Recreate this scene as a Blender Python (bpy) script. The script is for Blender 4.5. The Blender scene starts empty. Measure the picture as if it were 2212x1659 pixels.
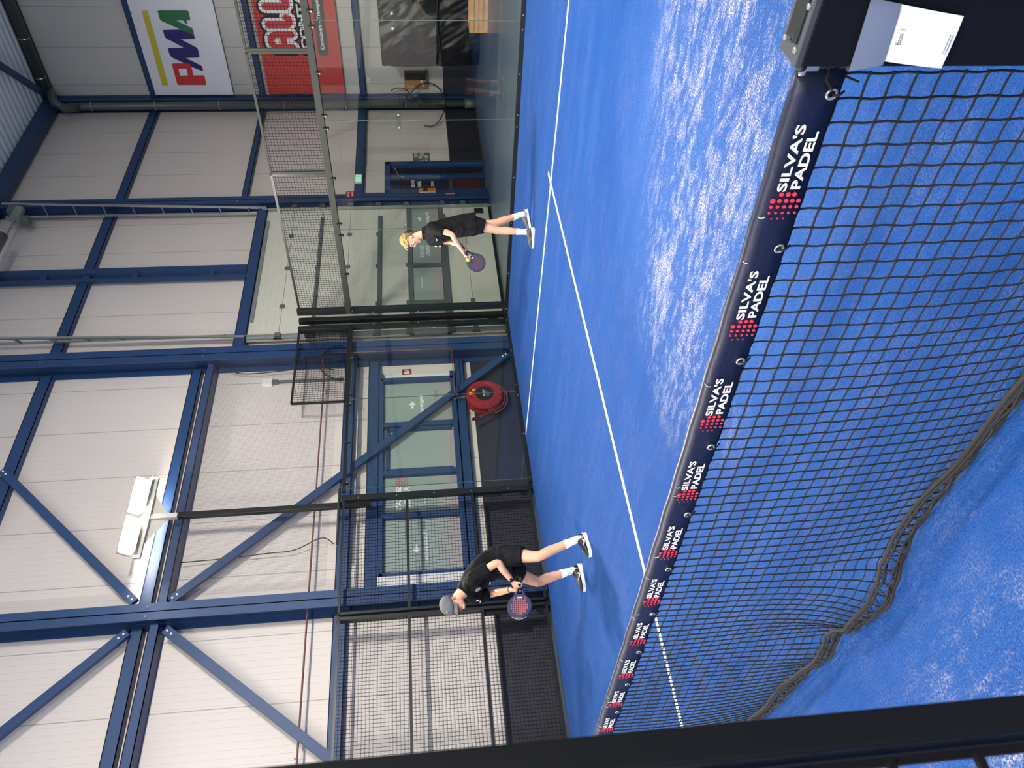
import bpy, bmesh, math, random
from mathutils import Vector as V, Matrix, noise as bnoise
random.seed(7)
PI = math.pi
SC = bpy.context.scene
COL = SC.collection
# ---------------------------------------------------------------- camera
CP = V((0.4416, -1.1768, 1.6076)); YAW, PITCH, ROLL, FPX = -0.8421, -0.1065, -0.0463, 1685.47
def cam_setup():
    f = V((math.sin(YAW)*math.cos(PITCH), math.cos(YAW)*math.cos(PITCH), math.sin(PITCH)))
    r0 = f.cross(V((0, 0, 1))).normalized(); u0 = r0.cross(f)
    r = r0*math.cos(ROLL)+u0*math.sin(ROLL); u = -r0*math.sin(ROLL)+u0*math.cos(ROLL)
    cd = bpy.data.cameras.new('camera'); co = bpy.data.objects.new('camera', cd); COL.objects.link(co)
    m = Matrix((-u, r, -f)).transposed().to_4x4(); m.translation = CP       # phone held on its side: up of the hall is left
    co.matrix_world = m
    cd.sensor_fit = 'HORIZONTAL'; cd.sensor_width = 36; cd.lens = FPX*36/2212
    cd.clip_start = .05; cd.clip_end = 200
    cd.dof.use_dof = True; cd.dof.focus_distance = 3.6; cd.dof.aperture_fstop = 15
    SC.camera = co
cam_setup()
# ---------------------------------------------------------------- world, exposure
w = bpy.data.worlds.new('hall_air'); SC.world = w; w.use_nodes = True
w.node_tree.nodes['Background'].inputs[0].default_value = (.70, .78, .92, 1)
w.node_tree.nodes['Background'].inputs[1].default_value = .42
SC.view_settings.view_transform = 'Standard'; SC.view_settings.look = 'None'
SC.view_settings.gamma = 1; SC.view_settings.use_curve_mapping = False
SC.view_settings.exposure = 0.1
LAMP = 1950.0          # emission strength of the floodlight lenses
# ---------------------------------------------------------------- materials
def srgb(r, g, b):
    return tuple(((c/255)/12.92 if c/255 <= .04045 else ((c/255+.055)/1.055)**2.4) for c in (r, g, b))+(1,)
MATS = {}
def mat(name, rgb, rough=.5, metal=0, noise=0, nscale=20, bump=0, bscale=200, spec=.5, coat=0, bdist=.01):
    if name in MATS: return MATS[name]
    m = bpy.data.materials.new(name); m.use_nodes = True; MATS[name] = m
    nt = m.node_tree; b = nt.nodes['Principled BSDF']
    c = srgb(*rgb)
    b.inputs['Base Color'].default_value = c; b.inputs['Roughness'].default_value = rough
    b.inputs['Metallic'].default_value = metal; b.inputs['Specular IOR Level'].default_value = spec
    b.inputs['Coat Weight'].default_value = coat
    tc = nt.nodes.new('ShaderNodeTexCoord')
    if noise:
        n = nt.nodes.new('ShaderNodeTexNoise'); n.inputs['Scale'].default_value = nscale; n.inputs['Detail'].default_value = 5
        nt.links.new(tc.outputs['Object'], n.inputs['Vector'])
        mx = nt.nodes.new('ShaderNodeMix'); mx.data_type = 'RGBA'
        mx.inputs['A'].default_value = tuple(x*(1-noise) for x in c[:3])+(1,)
        mx.inputs['B'].default_value = tuple(min(1, x*(1+noise)) for x in c[:3])+(1,)
        nt.links.new(n.outputs['Fac'], mx.inputs['Factor']); nt.links.new(mx.outputs['Result'], b.inputs['Base Color'])
    if bump:
        n = nt.nodes.new('ShaderNodeTexNoise'); n.inputs['Scale'].default_value = bscale
        nt.links.new(tc.outputs['Object'], n.inputs['Vector'])
        bp = nt.nodes.new('ShaderNodeBump'); bp.inputs['Strength'].default_value = bump; bp.inputs['Distance'].default_value = bdist
        nt.links.new(n.outputs['Fac'], bp.inputs['Height']); nt.links.new(bp.outputs['Normal'], b.inputs['Normal'])
    return m
def emis(name, rgb, s):
    m = bpy.data.materials.new(name); m.use_nodes = True; nt = m.node_tree
    e = nt.nodes.new('ShaderNodeEmission'); e.inputs[0].default_value = rgb+(1,); e.inputs[1].default_value = s
    nt.links.new(e.outputs[0], nt.nodes['Material Output'].inputs[0]); return m
def mth(nt, op, a, b=None, c=None):
    n = nt.nodes.new('ShaderNodeMath'); n.operation = op
    for i, x in enumerate((a, b, c)):
        if x is None: continue
        if isinstance(x, (int, float)): n.inputs[i].default_value = x
        else: nt.links.new(x, n.inputs[i])
    return n.outputs[0]
def mixc(nt, fac, a, b):
    n = nt.nodes.new('ShaderNodeMix'); n.data_type = 'RGBA'
    for k, x in (('Factor', fac), ('A', a), ('B', b)):
        if isinstance(x, (int, float, tuple)): n.inputs[k].default_value = x
        else: nt.links.new(x, n.inputs[k])
    return n.outputs['Result']
def panel_mat(name, axis, rgb, pitch=1.0, rib=.1, off=0.0, ribdepth=.25):
    """insulated wall panels: a joint every <pitch> m and shallow pressed ribs between"""
    m = mat(name, rgb, .55); nt = m.node_tree; b = nt.nodes['Principled BSDF']
    g = nt.nodes.new('ShaderNodeNewGeometry'); s = nt.nodes.new('ShaderNodeSeparateXYZ')
    nt.links.new(g.outputs['Position'], s.inputs[0]); x = s.outputs[axis]
    f = mth(nt, 'FRACT', mth(nt, 'DIVIDE', mth(nt, 'ADD', x, 100+off), pitch))
    joint = mth(nt, 'LESS_THAN', f, .014/pitch)
    f2 = mth(nt, 'FRACT', mth(nt, 'DIVIDE', mth(nt, 'ADD', x, 100+off), rib))
    tri = mth(nt, 'ABSOLUTE', mth(nt, 'SUBTRACT', f2, .5))
    groove = mth(nt, 'SMOOTH_MIN', mth(nt, 'MULTIPLY', tri, 8), .35, .2)
    nz = nt.nodes.new('ShaderNodeTexNoise'); nz.inputs['Scale'].default_value = .35; nz.inputs['Detail'].default_value = 6
    nt.links.new(g.outputs['Position'], nz.inputs['Vector'])
    c = srgb(*rgb)
    base = mixc(nt, nz.outputs['Fac'], tuple(v*.93 for v in c[:3])+(1,), tuple(min(1, v*1.05) for v in c[:3])+(1,))
    col = mixc(nt, joint, base, tuple(v*.55 for v in c[:3])+(1,))
    nt.links.new(col, b.inputs['Base Color'])
    bp = nt.nodes.new('ShaderNodeBump'); bp.inputs['Strength'].default_value = ribdepth; bp.inputs['Distance'].default_value = .01
    nt.links.new(groove, bp.inputs['Height']); nt.links.new(bp.outputs['Normal'], b.inputs['Normal'])
    return m
def turf_mat():
    m = mat('blue_turf', (28, 92, 214), .8, spec=.12); nt = m.node_tree; b = nt.nodes['Principled BSDF']
    g = nt.nodes.new('ShaderNodeNewGeometry'); P = g.outputs['Position']
    def noise(sc, det, rough=.5, vec=None):
        n = nt.nodes.new('ShaderNodeTexNoise'); n.inputs['Scale'].default_value = sc
        n.inputs['Detail'].default_value = det; n.inputs['Roughness'].default_value = rough
        nt.links.new(vec or P, n.inputs['Vector']); return n.outputs['Fac']
    fine = noise(150, 3, .7); mid = noise(3.0, 5); big = noise(.5, 3)
    mp = nt.nodes.new('ShaderNodeMapping'); mp.inputs['Scale'].default_value = (.18, 1.6, 1); nt.links.new(P, mp.inputs['Vector'])
    streak = noise(2.2, 5, .6, mp.outputs[0])
    c = mixc(nt, mth(nt, 'MULTIPLY_ADD', fine, 2.2, -.6), srgb(0, 31, 96), srgb(9, 84, 162))
    c = mixc(nt, mth(nt, 'MULTIPLY', mth(nt, 'MULTIPLY_ADD', streak, 3, -1.3), .22), c, srgb(44, 104, 168))
    # sand infill lying on the pile, with the glare glinting off it painted in as colour
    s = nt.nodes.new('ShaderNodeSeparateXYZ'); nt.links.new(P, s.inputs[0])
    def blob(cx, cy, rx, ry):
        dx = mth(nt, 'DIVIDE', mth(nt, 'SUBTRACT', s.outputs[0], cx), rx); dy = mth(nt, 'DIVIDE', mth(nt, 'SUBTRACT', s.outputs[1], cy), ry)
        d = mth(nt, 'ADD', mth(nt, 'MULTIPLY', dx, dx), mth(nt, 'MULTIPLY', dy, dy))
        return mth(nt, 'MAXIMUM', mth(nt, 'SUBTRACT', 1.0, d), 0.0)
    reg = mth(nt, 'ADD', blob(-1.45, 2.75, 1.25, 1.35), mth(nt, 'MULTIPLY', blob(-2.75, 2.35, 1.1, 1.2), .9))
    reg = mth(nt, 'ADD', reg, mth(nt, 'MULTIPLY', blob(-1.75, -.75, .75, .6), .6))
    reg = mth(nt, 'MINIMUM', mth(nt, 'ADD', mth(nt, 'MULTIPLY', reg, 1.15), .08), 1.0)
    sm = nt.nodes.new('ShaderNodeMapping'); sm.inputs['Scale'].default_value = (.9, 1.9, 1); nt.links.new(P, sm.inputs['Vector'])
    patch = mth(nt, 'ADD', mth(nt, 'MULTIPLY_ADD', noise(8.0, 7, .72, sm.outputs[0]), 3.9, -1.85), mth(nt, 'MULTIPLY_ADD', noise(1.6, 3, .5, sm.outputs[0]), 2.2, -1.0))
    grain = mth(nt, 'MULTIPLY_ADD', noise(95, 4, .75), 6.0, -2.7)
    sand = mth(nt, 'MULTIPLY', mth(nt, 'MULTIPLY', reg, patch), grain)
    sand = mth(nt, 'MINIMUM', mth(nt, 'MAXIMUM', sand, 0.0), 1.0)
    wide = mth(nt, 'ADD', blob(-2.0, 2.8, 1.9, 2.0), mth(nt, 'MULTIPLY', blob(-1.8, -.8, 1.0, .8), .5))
    pale_haze = mth(nt, 'MULTIPLY', mth(nt, 'MINIMUM', mth(nt, 'ADD', wide, .05), 1.0), mth(nt, 'MULTIPLY_ADD', noise(120, 3, .8), 5.0, -2.1))
    pale_haze = mth(nt, 'MULTIPLY', mth(nt, 'MINIMUM', mth(nt, 'MAXIMUM', pale_haze, 0.0), 1.0), .34)   # pale haze around the glare, painted as fine speckle between the fibres
    c = mixc(nt, pale_haze, c, srgb(118, 160, 226))
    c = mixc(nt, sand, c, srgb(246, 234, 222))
    nt.links.new(c, b.inputs['Base Color'])
    bp = nt.nodes.new('ShaderNodeBump'); bp.inputs['Strength'].default_value = .9; bp.inputs['Distance'].default_value = .012
    nt.links.new(fine, bp.inputs['Height']); nt.links.new(bp.outputs['Normal'], b.inputs['Normal'])
    b.inputs['Sheen Weight'].default_value = .06; b.inputs['Sheen Roughness'].default_value = .4
    b.inputs['Sheen Tint'].default_value = srgb(190, 215, 255)
    return m
def glass_mat(name='court_glass', tint=(.945, .966, .938), refl=.9):
    m = bpy.data.materials.new(name); m.use_nodes = True; nt = m.node_tree
    nt.nodes.remove(nt.nodes['Principled BSDF'])
    tr = nt.nodes.new('ShaderNodeBsdfTransparent'); tr.inputs[0].default_value = tint+(1,)
    gl = nt.nodes.new('ShaderNodeBsdfGlossy'); gl.inputs['Roughness'].default_value = .015; gl.inputs[0].default_value = (refl, refl, refl, 1)
    fr = nt.nodes.new('ShaderNodeFresnel'); gg = nt.nodes.new('ShaderNodeNewGeometry')
    nt.links.new(mth(nt, 'MULTIPLY_ADD', gg.outputs['Backfacing'], 1/1.5-1.5, 1.5), fr.inputs['IOR'])   # same reflectance from both sides of the thin pane
    mx = nt.nodes.new('ShaderNodeMixShader')
    nt.links.new(fr.outputs[0], mx.inputs[0]); nt.links.new(tr.outputs[0], mx.inputs[1]); nt.links.new(gl.outputs[0], mx.inputs[2])
    nt.links.new(mx.outputs[0], nt.nodes['Material Output'].inputs[0]); return m
M_panelY = panel_mat('wall_panel_side', 1, (216, 207, 200), ribdepth=.7)
M_panelX = panel_mat('wall_panel_end', 0, (200, 198, 194), ribdepth=.5)
M_roof = mat('roof_sheet', (214, 222, 228), .5)
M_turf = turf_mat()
M_line = mat('line_paint', (232, 236, 240), .7, noise=.08, nscale=120, bump=.3)
M_floor = mat('hall_floor', (92, 104, 112), .3, noise=.2, nscale=1.2)
M_plinth = mat('plinth_dark', (40, 40, 52), .6, noise=.2, nscale=4)
M_blue = mat('blue_steel', (32, 62, 104), .5, noise=.1, nscale=3)
M_black = mat('black_steel', (17, 18, 20), .4)
M_frame = mat('court_frame', (24, 28, 28), .35)
M_navy = mat('navy_powder_coat', (5, 7, 15), .6, spec=.2)
M_post = mat('post_side', (20, 28, 58), .4)
M_rail = mat('court_rail', (50, 52, 48), .6, spec=.2)
M_wire = mat('fence_wire', (15, 14, 17), .7, spec=.1)
M_glass = glass_mat()
M_chrome = mat('zinc', (190, 192, 190), .3, metal=.8)
M_alu = mat('aluminium', (150, 156, 155), .4, metal=.5)
M_darkalu = mat('dark_aluminium', (98, 104, 104), .45, metal=.2)
M_door = mat('door_panel', (205, 204, 190), .5, noise=.03, nscale=3)
M_white = mat('white_plastic', (226, 226, 222), .5)
M_cream = mat('cream_lamp_metal', (206, 200, 186), .5)
M_red = mat('red_enamel', (146, 26, 38), .45)
M_hose = mat('hose_rubber', (120, 52, 52), .6)
M_copper = mat('copper_pipe', (118, 72, 64), .45, metal=.4)
M_pvc = mat('grey_downpipe', (72, 80, 80), .35)
M_net = mat('net_cord', (9, 10, 14), .85)
M_band = mat('net_band', (10, 16, 46), .5, bump=.15, bscale=60)
M_print = mat('white_print', (236, 236, 232), .6)
M_dot = mat('red_print', (220, 46, 66), .6)
M_skin = mat('skin', (222, 168, 136), .5, noise=.06, nscale=14)
M_lip = mat('lip', (186, 104, 98), .5)
M_shirt = mat('black_shirt', (9, 9, 11), .85, noise=.2, nscale=9, bump=.9, bscale=7, bdist=.06, spec=.25)
M_shorts = mat('black_shorts', (12, 12, 14), .8, noise=.2, nscale=9, bump=.9, bscale=8, bdist=.06, spec=.25)
M_sock = mat('white_sock', (236, 234, 234), .8)
M_dark = mat('near_black', (14, 14, 16), .5)

# ---------------------------------------------------------------- mesh helpers
class MB:
    def __init__(s): s.v = []; s.f = []; s.cuts = []
    def add(s, vs, fs):
        s.cuts.append((len(s.v), len(s.f))); k = len(s.v); s.v += [tuple(p) for p in vs]; s.f += [tuple(i+k for i in f) for f in fs]; return s
    def box(s, a, b):
        x0, y0, z0 = [min(a[i], b[i]) for i in range(3)]; x1, y1, z1 = [max(a[i], b[i]) for i in range(3)]
        return s.add([(x0,y0,z0),(x1,y0,z0),(x1,y1,z0),(x0,y1,z0),(x0,y0,z1),(x1,y0,z1),(x1,y1,z1),(x0,y1,z1)],
            [(0,3,2,1),(4,5,6,7),(0,1,5,4),(1,2,6,5),(2,3,7,6),(3,0,4,7)])
    def obox(s, c, ax, ay, az):
        c, ax, ay, az = V(c), V(ax), V(ay), V(az)
        if ax.cross(ay).dot(az) < 0: az = -az
        vs = [c+ax*i+ay*j+az*k for k in (-1, 1) for i, j in ((-1,-1),(1,-1),(1,1),(-1,1))]
        return s.add(vs, [(0,3,2,1),(4,5,6,7),(0,1,5,4),(1,2,6,5),(2,3,7,6),(3,0,4,7)])
    def bar(s, p, q, wdt, dep, up=(1, 0, 0)):
        """flat bar p->q; dep along up, wdt across"""
        p, q = V(p), V(q); d = (q-p); u = V(up); u = (u-d*(u.dot(d)/d.dot(d))).normalized(); sd = d.normalized().cross(u)
        return s.obox((p+q)/2, d/2, sd*(wdt/2), u*(dep/2))
    def loft(s, secs, n=12, caps=True, ph=0):
        """secs = (centre, half axis A, half axis B)"""
        vs = []
        for c, A, B in secs:
            for i in range(n):
                a = 2*PI*i/n+ph; vs.append(V(c)+V(A)*math.cos(a)+V(B)*math.sin(a))
        fs = [(j*n+i, j*n+(i+1) % n, (j+1)*n+(i+1) % n, (j+1)*n+i) for j in range(len(secs)-1) for i in range(n)]
        if caps:
            k = len(vs); vs += [V(secs[0][0]), V(secs[-1][0])]; b = (len(secs)-1)*n
            fs += [(k, (i+1) % n, i) for i in range(n)]+[(k+1, b+i, b+(i+1) % n) for i in range(n)]
        return s.add(vs, fs)
    def tube(s, pts, r, n=8, caps=True, ph=0):
        pts = [V(p) for p in pts]; m = len(pts); rs = r if isinstance(r, (list, tuple)) else [r]*m
        secs = []; ref = None
        for i, p in enumerate(pts):
            t = (pts[min(i+1, m-1)]-pts[max(i-1, 0)]).normalized()
            if ref is None: ref = V((0, 0, 1)) if abs(t.z) < .9 else V((1, 0, 0))
            a = (ref-t*ref.dot(t)).normalized(); ref = a; bb = t.cross(a)
            secs.append((p, a*rs[i], bb*rs[i]))
        return s.loft(secs, n, caps, ph)
    def ball(s, c, r, n=12, R=None):
        """ellipsoid; r = 3 axes vectors or number"""
        c = V(c)
        A = [V((r, 0, 0)), V((0, r, 0)), V((0, 0, r))] if isinstance(r, (int, float)) else [V(x) for x in r]
        secs = []
        for j in range(n//2+1):
            t = PI*j/(n//2); q = max(math.sin(t), .02)
            secs.append((c-A[2]*math.cos(t), A[0]*q, A[1]*q))
        return s.loft(secs, n)
    def prism(s, poly, o, ax, ay, n, holes=None):
        """polygon (2D) in frame o,ax,ay extruded along n (vector with length)"""
        o, ax, ay, n = V(o), V(ax), V(ay), V(n); k = len(poly)
        a = [o+ax*x+ay*y for x, y in poly]
        return s.add(a+[p+n for p in a], [tuple(range(k))[::-1], tuple(range(k, 2*k))]+[(i, (i+1) % k, (i+1) % k+k, i+k) for i in range(k)])
    def torus(s, c, nrm, R, r, n=16, m=6):
        c, nrm = V(c), V(nrm).normalized(); a = nrm.orthogonal().normalized(); b = nrm.cross(a); vs = []
        for i in range(n):
            t = 2*PI*i/n; d = a*math.cos(t)+b*math.sin(t)
            for j in range(m):
                p = 2*PI*j/m; vs.append(c+d*(R+r*math.cos(p))+nrm*(r*math.sin(p)))
        return s.add(vs, [(i*m+j, ((i+1) % n)*m+j, ((i+1) % n)*m+(j+1) % m, i*m+(j+1) % m) for i in range(n) for j in range(m)])
    def disc(s, c, nrm, R, h, n=16):
        c, nrm = V(c), V(nrm).normalized(); a = nrm.orthogonal().normalized(); b = nrm.cross(a)
        return s.loft([(c, a*R, b*R), (c+nrm*h, a*R, b*R)], n)
    def each(s, name, m, parent=None, **kw):
        """every piece a part of its own"""
        ends = s.cuts[1:]+[(len(s.v), len(s.f))]; r = None
        for (a, c), (b, d) in zip(s.cuts, ends):
            q = MB(); q.add(s.v[a:b], [tuple(i-a for i in f) for f in s.f[c:d]]); r = q.build(name, m, parent, **kw)
        return r
    def build(s, name, m, parent=None, bevel=0, smooth=False):
        me = bpy.data.meshes.new(name); me.from_pydata(s.v, [], s.f); me.materials.append(m)
        bm = bmesh.new(); bm.from_mesh(me); bmesh.ops.recalc_face_normals(bm, faces=bm.faces)
        if bevel: bmesh.ops.bevel(bm, geom=bm.edges[:], offset=bevel, segments=2, profile=.5, affect='EDGES')
        bm.to_mesh(me); bm.free()
        if smooth:
            for p in me.polygons: p.use_smooth = True
        o = bpy.data.objects.new(name, me); COL.objects.link(o)
        if parent: o.parent = parent; o.matrix_parent_inverse = parent.matrix_world.inverted()
        return o
def tag(o, label, cat, group=None, kind=None):
    if label: o['label'] = label
    if cat: o['category'] = cat
    if group: o['group'] = group
    if kind: o['kind'] = kind
    return o
def struct(o, label, cat): return tag(o, label, cat, kind='structure')
def thing(name, label, cat, loc=(0, 0, 0), group=None):
    o = bpy.data.objects.new(name, None); COL.objects.link(o); o.location = loc; o.empty_display_size = .1
    bpy.context.view_layer.update()
    return tag(o, label, cat, group)
def text(name, s, o, r, u, wd, ht, m, parent=None, bold=.02, depth=.002, space=1.0):
    """flat lettering fitted to wd x ht, lower-left o, reading along r (r may point either way for mirrored film)"""
    cu = bpy.data.curves.new(name, 'FONT'); cu.body = s; cu.size = 1; cu.offset = bold; cu.space_character = space; cu.resolution_u = 3; cu.space_line = .8
    t = bpy.data.objects.new(name, cu); COL.objects.link(t)
    me = bpy.data.meshes.new_from_object(t.evaluated_get(bpy.context.evaluated_depsgraph_get()))
    bpy.data.objects.remove(t)
    xs = [v.co.x for v in me.vertices]; ys = [v.co.y for v in me.vertices]
    x0, y0 = min(xs), min(ys); sx = wd/(max(xs)-x0); sy = ht/(max(ys)-y0)
    r, u, o = V(r).normalized(), V(u).normalized(), V(o); n = r.cross(u)*depth
    for v in me.vertices: v.co = o+r*((v.co.x-x0)*sx)+u*((v.co.y-y0)*sy)+n
    me.materials.clear(); me.materials.append(m)
    ob = bpy.data.objects.new(name, me); COL.objects.link(ob)
    if parent: ob.parent = parent; ob.matrix_parent_inverse = parent.matrix_world.inverted()
    return ob
def join_into(name, objs, parent=None):
    """merge several meshes that are one printed pattern"""
    mb = MB(); m = objs[0].data.materials[0]
    for o in objs: mb.add([v.co.copy() for v in o.data.vertices], [tuple(p.vertices) for p in o.data.polygons])
    for o in objs: bpy.data.objects.remove(o)
    return mb.build(name, m, parent)
def remesh(name, mb, m, parent, vox=.006, it=4):
    o = mb.build(name, m, None)
    md = o.modifiers.new('r', 'REMESH'); md.mode = 'VOXEL'; md.voxel_size = vox; md.use_smooth_shade = True
    sm = o.modifiers.new('s', 'SMOOTH'); sm.iterations = it; sm.factor = .5
    bpy.context.view_layer.update()
    me = bpy.data.meshes.new_from_object(o.evaluated_get(bpy.context.evaluated_depsgraph_get()))
    bpy.data.objects.remove(o)
    for p in me.polygons: p.use_smooth = True
    me.materials.clear(); me.materials.append(m)
    ob = bpy.data.objects.new(name, me); COL.objects.link(ob)
    if parent: ob.parent = parent; ob.matrix_parent_inverse = parent.matrix_world.inverted()
    return ob
# ================================================================ THE SETTING
WX = -10.62; BY = 19.28; EZ = 11.2
o = MB().box((WX-.15, -16, -.3), (12, BY+.15, -.03)).build('floor', M_floor); struct(o, 'smooth grey concrete hall floor around the blue court', 'floor')
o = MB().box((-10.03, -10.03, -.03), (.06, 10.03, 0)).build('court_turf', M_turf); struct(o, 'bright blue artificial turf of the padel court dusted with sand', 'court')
ln = MB(); ln.box((-9.98, 6.93, 0), (0, 6.98, .004)).box((-5.025, -6.95, 0), (-4.975, 6.93, .0035)).box((-5.025, 6.98, 0), (-4.975, 7.18, .0035)).box((-9.98, -6.98, 0), (0, -6.93, .004))
struct(ln.build('court_line', M_line), 'white service and centre lines crossing the blue turf', 'court line')
o = MB().box((WX-.15, -16, -.3), (WX, BY+.15, EZ+.6)).build('wall_left', M_panelY); struct(o, 'pale ribbed panel wall with blue steel behind the left fence', 'wall')
o = MB().box((WX-.15, BY, -.3), (12, BY+.15, EZ+.6)).build('wall_back', M_panelX); struct(o, 'pale panel end wall with two advertising banners', 'wall')
cr = MB(); n = 150; prof = []
for i in range(n):
    y = -16+i*(BY+16.1)/n; s_ = (BY+16.1)/n
    prof += [(y, 0), (y+s_*.3, 0), (y+s_*.42, .05), (y+s_*.85, .05), (y+s_*.97, 0)]
k = len(prof)
cr.add([(WX-.1, y, EZ+z) for y, z in prof]+[(12, y, EZ+z) for y, z in prof], [(i, i+1, i+1+k, i+k) for i in range(k-1)])
struct(cr.build('ceiling', M_roof), 'grey corrugated steel roof deck high above the court', 'ceiling')
o = MB().box((WX, -16, -.03), (WX+.06, 9.28, .79)).box((WX, 14.62, -.03), (WX+.06, 15.05, .79)).box((WX, 16.15, -.03), (WX+.06, BY, .81)).build('baseboard_left', M_plinth); struct(o, 'dark plinth along the foot of the left wall', 'plinth')
o = MB().box((WX, BY-.06, -.03), (12, BY, .83)).build('baseboard_back', M_plinth); struct(o, 'dark plinth along the foot of the banner wall', 'plinth')
# ---- steel frame
def ibeam(name, y0, y1, x0, x1, z0, z1, label):
    """vertical H section, flanges facing the hall"""
    ym = (y0+y1)/2; t = .02
    mb = MB().box((x1-t, y0, z0), (x1, y1, z1)).box((x0, y0, z0), (x0+t, y1, z1)).box((x0, ym-.008, z0), (x1, ym+.008, z1))
    o = thing(name, label, 'steel column', (x1, ym, z0)); mb.build('profile', M_blue, o)
    MB().box((x0, y0-.02, z0), (x1+.02, y1+.02, z0+.02)).build('base_plate', M_blue, o)
    b = MB()
    for zz in (3.05, 5.75, 8.6):
        for dy in (.03, -.03): b.disc((x1, ym+dy*2.4, zz), (1, 0, 0), .012, .012, 8)
    b.each('bolt', M_chrome, o); return o
ibeam('steel_column', 9.30, 9.64, WX+.01, -10.24, -.03, EZ, 'blue steel column between the window band and the sectional door')
ibeam('steel_column', 14.33, 14.59, WX+.01, -10.30, -.03, EZ, 'blue steel column between the sectional door and the dark side door')
ibeam('steel_column', 4.20, 4.46, WX+.01, -10.24, -.03, EZ, 'blue steel column where the diagonal braces cross behind the fence')
ibeam('steel_column', 18.98, 19.24, WX+.01, -10.26, -.03, EZ, 'blue steel column in the far corner behind the downpipe')
ibeam('steel_column', -.6, -.34, WX+.01, -10.24, -.03, EZ, 'blue steel column nearest the camera on the left wall')
def girt(y0, y1, z0, z1, label, x1=-10.48, name='wall_girt'):
    mb = MB().box((WX, y0, z0), (x1, y1, z0+.012)).box((WX, y0, z1-.012), (x1, y1, z1)).box((x1-.012, y0, z0), (x1, y1, z1))
    return tag(mb.build(name, M_blue), label, 'steel girt')
girt(-14, 4.2, 8.45, 8.66, 'blue horizontal girt high on the left wall, section nearest the camera')
girt(4.46, 9.3, 8.45, 8.66, 'blue horizontal girt above the floodlight, between two columns')
girt(9.64, 14.33, 8.45, 8.66, 'blue horizontal girt high above the sectional door')
girt(14.59, 18.98, 8.38, 8.58, 'blue horizontal girt high between sectional door and corner')
girt(-14, 4.2, 5.84, 6.02, 'upper of the paired blue girts, left of the brace crossing')
girt(4.46, 9.3, 5.80, 5.98, 'upper of the paired blue girts behind the floodlight')
girt(-14, 4.2, 5.58, 5.72, 'lower tube of the paired blue girts, left of the brace crossing', -10.36)
girt(4.46, 9.3, 5.54, 5.68, 'lower tube of the paired blue girts behind the floodlight post', -10.36)
girt(14.59, 18.98, 5.62, 5.76, 'blue girt at mid height between sectional door and corner')
girt(-14, 4.2, 2.97, 3.16, 'blue girt above fence height, left of the brace crossing')
girt(4.46, 9.3, 2.97, 3.16, 'blue girt running just above the window band')
girt(14.59, 18.98, 2.93, 3.16, 'blue girt above the poster and the dark side door')
girt(4.46, 9.3, 2.52, 2.72, 'blue lintel girt over the row of frosted windows')
girt(4.46, 9.3, .93, 1.10, 'blue sill girt under the row of frosted windows')
girt(9.64, 14.33, 5.08, 5.30, 'blue header beam across the top of the sectional door', -10.40)
for z0, z1, lb in ((8.40, 8.56, 'blue girt on the end wall along the top of the white banner'), (5.60, 5.75, 'blue girt on the end wall between the two banners'), (2.93, 3.09, 'blue girt on the end wall under the red banner')):
    mb = MB().box((-10.25, BY-.14, z0), (11, BY, z0+.012)).box((-10.25, BY-.14, z1-.012), (11, BY, z1)).box((-10.25, BY-.14, z0), (11, BY-.128, z1)); tag(mb.build('wall_girt', M_blue), lb, 'steel girt')
tag(MB().box((-10.5, -14, EZ-.3), (-10.2, BY-.1, EZ-.02)).build('eave_beam', M_blue, bevel=.01), 'blue eave beam under the roof along the left wall', 'steel beam')
tag(MB().box((-10.2, BY-.3, EZ-.22), (11, BY-.02, EZ-.01)).build('eave_beam', M_black), 'dark eave beam under the roof along the end wall', 'steel beam')
tag(MB().bar((-10.2, 19.05, 11.05), (-5.4, 14.2, 11.05), .15, .08, (0, 0, 1)).build('roof_brace', M_blue), 'blue diagonal brace lying under the roof deck by the corner', 'steel brace')
def brace(p, q, label, x=-10.42):
    o = thing('wall_brace', label, 'steel brace', (x, p[0], p[1]))
    MB().bar((x, p[0], p[1]), (x, q[0], q[1]), .13, .07).build('strut', M_blue, o)
    d = V((0, q[0]-p[0], q[1]-p[1])).normalized(); b = MB()
    for pt, s in ((p, 1), (q, -1)):
        for t in (.05, .13): b.disc(V((x+.035, pt[0], pt[1]))+d*(s*t), (1, 0, 0), .016, .012, 8)
    b.each('bolt', M_white, o)
brace((9.30, .06), (4.56, 5.52), 'blue diagonal brace crossing the frosted windows behind the fire hose reel')
brace((4.58, 6.02), (7.12, 8.62), 'blue diagonal brace rising to the right above the floodlight')
brace((4.12, 6.02), (1.6, 8.62), 'blue diagonal brace rising to the left above the paired girts')
brace((4.12, 5.5), (-.3, .1), 'blue diagonal brace falling to the left beside the copper pipe')
# ladder-like stiffener over the door
o = thing('door_stiffener', 'blue double post with rungs standing over the sectional door header', 'steel post', (-10.45, 12.1, 5.3))
MB().box((-10.56, 12.14, 5.3), (-10.44, 12.30, EZ-.2)).build('post', M_blue, o); MB().box((-10.5, 11.88, 5.3), (-10.42, 11.96, EZ-.2)).build('post', M_blue, o)
for z in (5.95, 7.5, 9.3, 10.4): MB().box((-10.5, 11.95, z), (-10.44, 12.15, z+.12)).build('rung', M_blue, o)
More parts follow.
